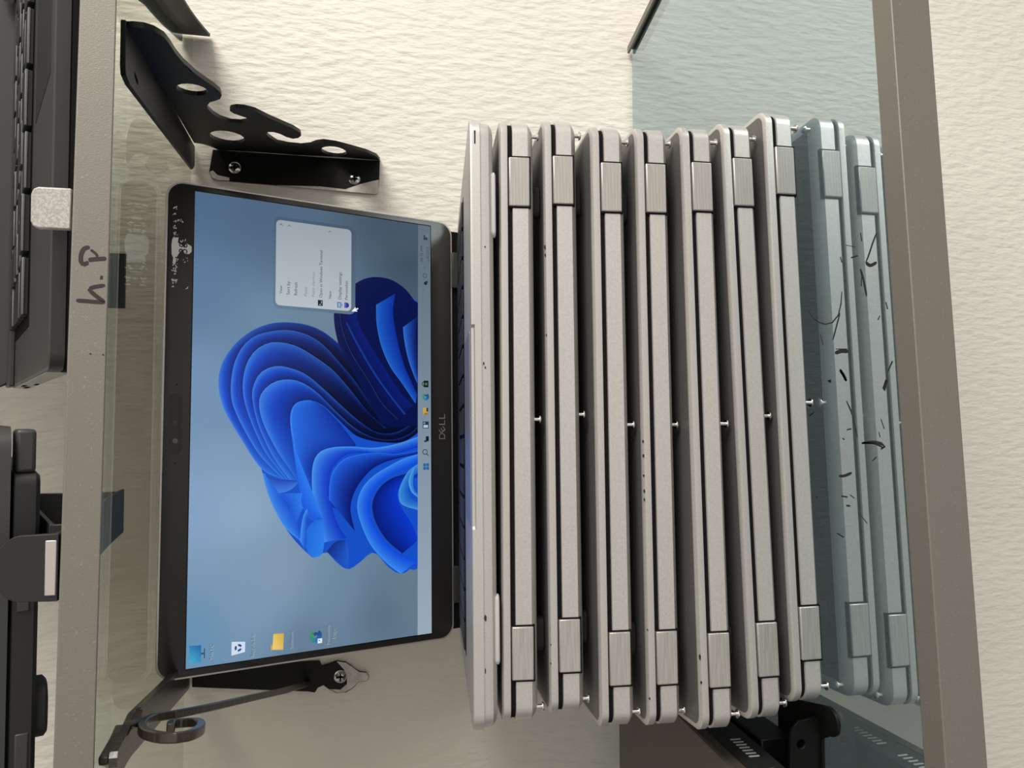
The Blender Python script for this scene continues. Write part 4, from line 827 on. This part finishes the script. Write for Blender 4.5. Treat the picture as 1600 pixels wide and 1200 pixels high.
def d_swirl(q):
    i_swirl(q, EDGE[0], 1.55)
    p = (EDGE[0][0] - 3.3, EDGE[0][1] - 2.8)
    rect(q, p, -1.5, 1.5, -1.5, 1.5, (225, 232, 238), z2 + 0.00002); q.flat([((p[0] + x) / 1000, (p[1] + y) / 1000) for x, y in ((-0.8, -0.8), (0.6, 0.2), (0.8, 0.9), (-0.1, 0.7), (0.2, 0.4))], z2 + 0.00003, 0, lid, [lin((50, 90, 150))] * 5)
dicon(d_pc, ('This PC',)); dicon(d_bin, ('Recycle Bin',)); dicon(d_folder, ('Software',)); dicon(d_swirl, ('Microsoft', 'Edge'))

# ------------------------------------------------------------------ black bracket under the upper shelf, near its free end
WO, WE1 = Vector(WEBF[0]), Vector(WEBF[1])
WNN = Vector((WE1.y, -WE1.x))
def webf(s, z, t):
    q = WO + WE1 * s + WNN * t
    return (q.x, min(q.y, 0.0052), z)
def upz(x, y, o):                                         # a point under the drooping upper pane
    return (x, y, G + DROOP * y + o)
def cam_screw(parent, x, z, r):
    b = MB()
    b.lathe([(r, 0.0), (r, 0.0006), (r * 0.8, 0.0016), (r * 0.45, 0.0021), (r * 0.42, 0.0012), (r * 0.05, 0.0011)], 18, f=lambda px, py, pz: (x + px, 0.004 - pz, z + py))
    b.box(-r * 0.62, r * 0.62, -r * 0.12, r * 0.12, 0.0017, 0.0022, 1, f=lambda px, py, pz: (x + px, 0.004 - pz, z + py))
    b.box(-r * 0.12, r * 0.12, -r * 0.62, r * 0.62, 0.0017, 0.0022, 1, f=lambda px, py, pz: (x + px, 0.004 - pz, z + py))
    b.obj('screw', ['steel', 'gap'], parent)
br = thing('shelf_bracket', 'black steel shelf bracket with round holes and hook cut-outs under the upper shelf', 'bracket', Matrix.Identity(4), 'brackets under the upper shelf')
b = MB()
WEB = [(s + 0.009 * max(0.0, 1 - s / 0.1), z) for s, z in WEB]
b.prism(WEB, 0.0, 0.0022, f=webf, holes=WEBH)
b.obj('hook_plate', 'blacksteel', br, bevel=0.0003, seg=1)
b = MB()
FLANGE = [[0.1458, -0.3270], [0.2080, 0.0040], [0.1930, 0.0040], [0.1845, -0.0150], [0.1262, -0.3150], [0.1258, -0.3250], [0.1290, -0.3270]]
slot = [(0.1352 + 0.0012 * math.cos(math.radians(a)), -0.300 + 0.0055 * math.sin(math.radians(a))) for a in range(0, 360, 30)]
b.prism(FLANGE, -0.0022, -0.0003, f=upz, holes=[slot])
b.obj('shelf_flange', 'blacksteel', br, bevel=0.0003, seg=1)
b = MB()
b.prism(WALLF, 0.004, 0.0059, f=lambda x, z, y: (x, y, z))
fl = b.obj('wall_flange', 'blacksteel', br, bevel=0.0003, seg=1)
for pl in WPAINT:
    b = MB()
    b.prism(pl, 0.0032, 0.0041, f=lambda x, z, y: (x, y, z))
    b.obj('paint_smear', 'paint', fl, smooth=False)
for x, z in WSCREW:
    cam_screw(fl, x, z, 0.0046)

# ------------------------------------------------------------------ scrolled iron bracket at the other side
sb = thing('shelf_bracket', 'dark bronze iron shelf bracket with a curled scroll, beside the lit screen', 'bracket', Matrix.Identity(4), 'brackets under the upper shelf')
b = MB()
STR = [(x, max(y, front_y(x) + 0.004)) for x, y in STRIP]
STR = STR[:-2] + [(-0.2005, 0.0045), (-0.1765, 0.0045)]
b.prism(STR, -0.0036, -0.0004, f=upz)
s_ = b.obj('shelf_strip', 'bronze', sb, bevel=0.0006)
b = MB()
b.sweep([(STRIP[0][0] - 0.024, -0.06), (STRIP[1][0] + 0.0012, STRIP[1][1])], 0.0009, 0.0016, lambda x, y, t: upz(x, y, -0.0046 + t))
rolled = cat_spline(STRIP[1:7], 24)
b.sweep(rolled, 0.0013, 0.0022, lambda x, y, t: upz(x, max(y, front_y(x) + 0.004), -0.0050 + t))
b.obj('rolled_edge', 'bronze', s_, bevel=0.0006)
b = MB()
b.prism(SLOT, -0.0040, -0.0032, f=upz)
b.obj('screw_slot', 'gap', s_, smooth=False)
d2 = Vector(BD); n2 = Vector((d2.y, -d2.x)); bo = Vector(BO)
def barf(s, z, t):
    q = bo + d2 * s + n2 * t
    return (q.x, min(q.y, 0.0045), z)
b = MB()
b.sweep([(0.262, 0.266)] + list(BAR[1:5]), 0.0017, 0.0048, barf)
b.sweep(cat_spline(BAR[3:], 70), 0.0017, 0.0030, barf)
b.obj('scroll_bar', 'bronze', sb, bevel=0.0005)
b = MB()
LPL = [(x, min(z, G - 0.005)) for x, z in LPLATE]
b.prism(LPL, 0.0025, 0.0059, f=lambda x, z, y: (x, y, z))
pl = b.obj('wall_plate', 'blacksteel', sb, bevel=0.0005)
b = MB()
b.prism(LPAINT, 0.0018, 0.0026, f=lambda x, z, y: (x, y, z))
b.obj('paint_smear', 'paint', pl, bevel=0.0003)
b = MB()
x, z = LSCREW[0]
b.lathe([(0.005, 0.0), (0.005, 0.0006), (0.004, 0.0018), (0.002, 0.0024), (0.0018, 0.0014), (0.0003, 0.0013)], 18, f=lambda px, py, pz: (x + px, 0.0018 - pz, z + py))
b.box(-0.003, 0.003, -0.0006, 0.0006, 0.0020, 0.0025, 1, f=lambda px, py, pz: (x + px, 0.0018 - pz, z + py))
b.box(-0.0006, 0.0006, -0.003, 0.003, 0.0020, 0.0025, 1, f=lambda px, py, pz: (x + px, 0.0018 - pz, z + py))
b.obj('screw', ['steel', 'gap'], pl)

# ------------------------------------------------------------------ devices displayed on the upper shelf
UT = G + 0.008
ta = math.radians(23)
def tilt_frame(x, y, z, a):
    return frame((x, y, z), (1, 0, 0), (0, math.cos(a), math.sin(a)), (0, -math.sin(a), math.cos(a)))
AW, AD = 0.345, 0.212
la = thing('laptop', 'open black laptop tilted on a stand on the upper shelf, keyboard in view', 'laptop', tilt_frame(0.0180 + AW / 2, -0.322, 0.3452, ta), 'black laptops on the upper shelf')
b = MB()
b.slab([[(x, y, z) for x, y in rrect(AW, AD, 0.006, 5, 0.0, i)] for z, i in ((0.0, 0.0008), (-0.0006, 0.0), (-0.0052, 0.0), (-0.0056, 0.0007))])
b.obj('palm_rest', 'darkgrey', la)
b = MB()
b.slab([[(x, y, z) for x, y in rrect(AW, AD, 0.006, 5, 0.0, i)] for z, i in ((-0.0056, 0.0004), (-0.0062, 0.0), (-0.0090, 0.0), (-0.0108, 0.003))])
tray = b.obj('bottom_shell', 'gap', la)
b = MB()
b.prism([(0.020, -0.0012), (AD - 0.01, -0.0012), (AD - 0.01, -0.0085), (0.020, -0.0085)], -0.0004, 0.002, f=lambda y, z, t: (-AW / 2 + t, y, z))
sd = b.obj('port_panel', 'paleshell', la)
b = MB()
for y0, y1, z0, z1 in ((0.150, 0.168, -0.0038, -0.0022), (0.172, 0.192, -0.0068, -0.0048), (0.128, 0.142, -0.0075, -0.0062)):
    b.box(-AW / 2 - 0.0007, -AW / 2 + 0.001, y0, y1, z0, z1)
b.obj('port', 'gap', sd, smooth=False)
b = MB()
b.box(-AW / 2 + 0.024, AW / 2 - 0.024, 0.090, 0.178, -0.0010, 0.0003, 0)
random.seed(8)
for r in range(6):
    nk = (10, 12, 13, 14, 14, 15)[r]
    for c in range(nk):
        wk = (AW - 0.056) / nk
        x0 = -AW / 2 + 0.028 + c * wk
        y0 = 0.092 + r * 0.0142
        h0 = 0.0034 + random.uniform(-0.0004, 0.0004)
        b.box(x0 + 0.0014, x0 + wk - 0.0014, y0, y0 + 0.0122, 0.0003, h0, 1)
        b.box(x0 + 0.0014, x0 + wk - 0.0014, y0 - 0.0006, y0 + 0.0002, h0 - 0.0012, h0, 2)  # paler strip along the near edge of each key
b.obj('keyboard', ['gap', 'key', 'keyrim'], la, bevel=0.0003, seg=1)
b = MB()
b.box(-0.06, 0.045, 0.012, 0.076, -0.0006, 0.0002)
b.obj('touchpad', 'black', la, bevel=0.0002)
b = MB()
b.box(-AW / 2, AW / 2, 0.181, AD - 0.004, -0.0002, 0.0028)
b.obj('hinge_bar', 'darkgrey', la, bevel=0.0008)
for x in (0.046,):
    b = MB()
    b.box(x, x + 0.026, 0.180, 0.199, 0.0028, 0.0090)
    b.obj('hinge_cap', 'pinksilver', la, bevel=0.001)
def lida(u, v, w):
    a = math.radians(96)
    return (u, 0.203 - v * math.cos(a) - w * math.sin(a), 0.004 + v * math.sin(a) - w * math.cos(a))
b = MB()
b.slab([[(x, y, z) for x, y in rrect(AW, 0.228, 0.008, 5, -0.004, i)] for z, i in ((-0.009, 0.002), (-0.007, 0.0), (0.0, 0.0), (0.0006, 0.0006))], f=lida)
ld_ = b.obj('lid', 'darkgrey', la)
b = MB()
b.box(-AW / 2 + 0.015, AW / 2 - 0.015, 0.024, 0.21, 0.0004, 0.0009, f=lida)
b.obj('screen', 'bezel', ld_, smooth=False)

def pane_top(x, y):
    fy = front_y(x)
    return UT + DROOP * fy * min(1.0, max(0.0, y / fy)) ** 2.2
def stand_frame(x, dy):
    y = front_y(x) + dy
    return frame((x, y, pane_top(x, y)), (1, 0, 0), (0, 1, 0), (0, 0, 1))
def ramp(b, x, dy, half, y0, z0, ln, thick):              # sloping rest under a displayed laptop, with its back leg
    c_, s_ = math.cos(ta), math.sin(ta)
    p0 = (y0, z0); p1 = (y0 + ln * c_, z0 + ln * s_)
    b.prism([p0, p1, (p1[0] + thick * s_, p1[1] - thick * c_), (p0[0] + thick * s_, p0[1] - thick * c_)], -half, half, f=lambda y, z, t: (t, y, z))
    fy = front_y(x) + dy
    low = pane_top(x, fy + p1[0] - 0.004) - pane_top(x, fy)
    b.box(-half, half, p1[0] - 0.006, p1[0] - 0.004, low + 0.0002, p1[1] - 0.004)
sa_ = thing('display_stand', 'stand with a speckled silver lip holding the open black laptop', 'display stand', stand_frame(0.0728, 0.0042), 'stands on the upper shelf')
b = MB()
lp = [(-0.0072, 0.0043), (0.0072, 0.0043), (0.0072, 0.0147), (0.0064, 0.0163), (0.0046, 0.0170), (-0.0046, 0.0170), (-0.0064, 0.0163), (-0.0072, 0.0147)]
b.prism(lp, -0.0022, 0.0006, f=lambda x, z, t: (x, t, z))
b.obj('lip', 'speckle', sa_, bevel=0.0005)
b = MB()
b.box(-0.007, 0.007, -0.002, 0.0130, 0.0048, 0.0060)
b.box(-0.007, 0.007, 0.0110, 0.0130, 0.0028, 0.0050)
ramp(b, 0.0728, 0.0042, 0.0145, 0.0180, 0.0052, 0.15, 0.0018)
b.obj('stand_base', 'black', sa_, bevel=0.0003)

BW, BDp = 0.33, 0.235
lb = thing('laptop', 'closed thick black laptop with a grey lid tilted on a stand on the upper shelf', 'laptop', tilt_frame(-0.0025 - BW / 2, -0.322, 0.3466, ta), 'black laptops on the upper shelf')
b = MB()
b.slab([[(x, y, z) for x, y in rrect(BW, BDp, 0.009, 6, 0.0, i)] for z, i in ((0.0092, 0.0), (0.0160, 0.0), (0.0172, 0.0010), (0.0176, 0.003))])
b.obj('lid', 'darkgrey', lb)
b = MB()
b.slab([[(x, y, z) for x, y in rrect(BW - 0.016, BDp - 0.002, 0.005, 5, 0.001, i)] for z, i in ((0.0082, 0.0003), (0.0078, 0.0), (0.0014, 0.0), (0.0, 0.0016))], f=lambda x, y, z: (x - 0.008, y, z))
bs = b.obj('base', 'black', lb)
b = MB()
b.box(BW / 2 - 0.0165, BW / 2 - 0.001, 0.003, 0.021, 0.0014, 0.0078)
b.obj('hinge_cap', 'darkgrey', lb, bevel=0.0014, seg=3)
b = MB()
b.box(-0.095, 0.095, 0.002, 0.020, 0.0078, 0.0093)
b.obj('lid_gap', 'gap', lb, smooth=False)
for x0, x1, z0, z1 in ((0.100, 0.112, 0.0026, 0.0066), (0.042, 0.058, 0.0022, 0.0064), (0.018, 0.034, 0.0024, 0.0060)):
    b = MB()
    b.box(x0, x1, 0.0004, 0.004, z0, z1)
    b.obj('port_cover', 'darkgrey', bs, bevel=0.0005)
b = MB()
b.slab([[(x, y, z) for x, y in rrect(0.020 - 2 * i, 0.018 - 2 * i, 0.006, 5, 0.004 + i)] for z, i in ((0.001, 0.0), (-0.0030, 0.0), (-0.0040, 0.001))], f=lambda x, y, z: (x + 0.063, y, z))
b.obj('rubber_foot', 'rubber', lb)

sbk = thing('display_stand', 'black stand with a rounded tongue holding the closed thick black laptop', 'display stand', stand_frame(-0.0487, 0.0035), 'stands on the upper shelf')
b = MB()
tg = [(-0.0110, 0.0042), (0.0110, 0.0042), (0.0108, 0.0130)] + [(0.0108 * math.cos(math.radians(a)), 0.0150 + 0.0085 * math.sin(math.radians(a))) for a in range(8, 180, 12)] + [(-0.0108, 0.0130)]
b.prism(tg, -0.0028, 0.0002, f=lambda x, z, t: (x, t, z))
tn = b.obj('tongue', 'black', sbk, bevel=0.0008, seg=3)
b = MB()
b.box(-0.0090, 0.0090, -0.0033, -0.0026, 0.0046, 0.0080)
b.obj('pale_strip', 'pinksilver', tn, bevel=0.0003)
b = MB()
b.box(-0.011, 0.011, -0.002, 0.0130, 0.0048, 0.0062)
b.box(-0.0115, 0.0115, 0.0110, 0.0130, 0.0028, 0.0050)
ramp(b, -0.0487, 0.0035, 0.0115, 0.0190, 0.0140, 0.15, 0.0018)
fyB = front_y(-0.0487) + 0.0035
rings = [[(sx_ * 0.0115, 0.0110 + 0.0158 * k, pane_top(-0.0487, fyB + 0.0110 + 0.0158 * k) - pane_top(-0.0487, fyB) + h_) for sx_, h_ in ((-1, 0.0003), (1, 0.0003), (1, 0.0018), (-1, 0.0018))] for k in range(11)]
b.slab(rings)
b.box(-0.0115, 0.0115, 0.0118, 0.0200, 0.0050, 0.0064)
b.box(-0.0115, 0.0115, 0.0190, 0.0206, 0.0050, 0.0135)
b.obj('stand_base', 'black', sbk, bevel=0.0003)

# ------------------------------------------------------------------ dark laptop and angle stand beside the stack on the lower shelf
tl = math.radians(-2.5)
DW, DD = 0.31, 0.222
dl = thing('laptop', 'dark taupe laptop with vent slots lying beside the stack on the lower shelf', 'laptop', tilt_frame(-0.172 - DW / 2, -0.302, 0.0278, tl))
b = MB()
b.slab([[(x, y, z) for x, y in rrect(DW, DD, 0.006, 5, 0.0, i)] for z, i in ((0.0208, 0.0), (0.0262, 0.0), (0.0272, 0.001))])
b.obj('lid', 'olive', dl)
b = MB()
b.slab([[(x, y, z) for x, y in rrect(DW, DD, 0.006, 5, 0.0, i)] for z, i in ((0.0202, 0.0006), (0.0198, 0.0), (0.002, 0.0), (0.0, 0.003))])
dbs = b.obj('base', 'black', dl)
for y0 in (0.006, 0.043):
    b = MB()
    for k in range(7):
        b.box(DW / 2 - 0.001, DW / 2 + 0.0003, y0 + k * 0.0036, y0 + k * 0.0036 + 0.0011, 0.008, 0.0135)
    b.obj('vent', 'lightrubber', dbs, smooth=False)
dst = thing('display_stand', 'black angle stand with a round hole and rounded foot at the end of the stack', 'display stand', Matrix.Translation((-0.156, -0.262, 0.0)))
b = MB()
foot = [(-0.036, 0.040), (0.000, 0.040), (0.0098, -0.006)] + [(0.0030 + 0.0072 * math.cos(math.radians(a)), -0.0085 + 0.0075 * math.sin(math.radians(a))) for a in range(0, -181, -20)] + [(-0.008, -0.002), (-0.036, -0.002)]
b.prism(foot, 0.0003, 0.0022)
b.obj('foot', 'blacksteel', dst, bevel=0.0004)
b = MB()
hole = [(-0.0105 + 0.0022 * math.cos(math.radians(a)), 0.0125 + 0.0024 * math.sin(math.radians(a))) for a in range(0, 360, 30)]
b.prism([(-0.034, 0.0003), (0.003, 0.0003), (0.001, 0.014), (-0.003, 0.018), (-0.034, 0.020)], 0.0, 0.002, f=lambda x, z, t: (x, t, z), holes=[hole])
b.obj('upright', 'blacksteel', dst, bevel=0.0004, seg=1)
b = MB()
b.box(-0.24, -0.0165, 0.024, 0.18, 0.0023, 0.0215); b.box(-0.24, -0.033, 0.002, 0.024, 0.0023, 0.0215)
b.obj('stand_base', 'black', dst, bevel=0.001)
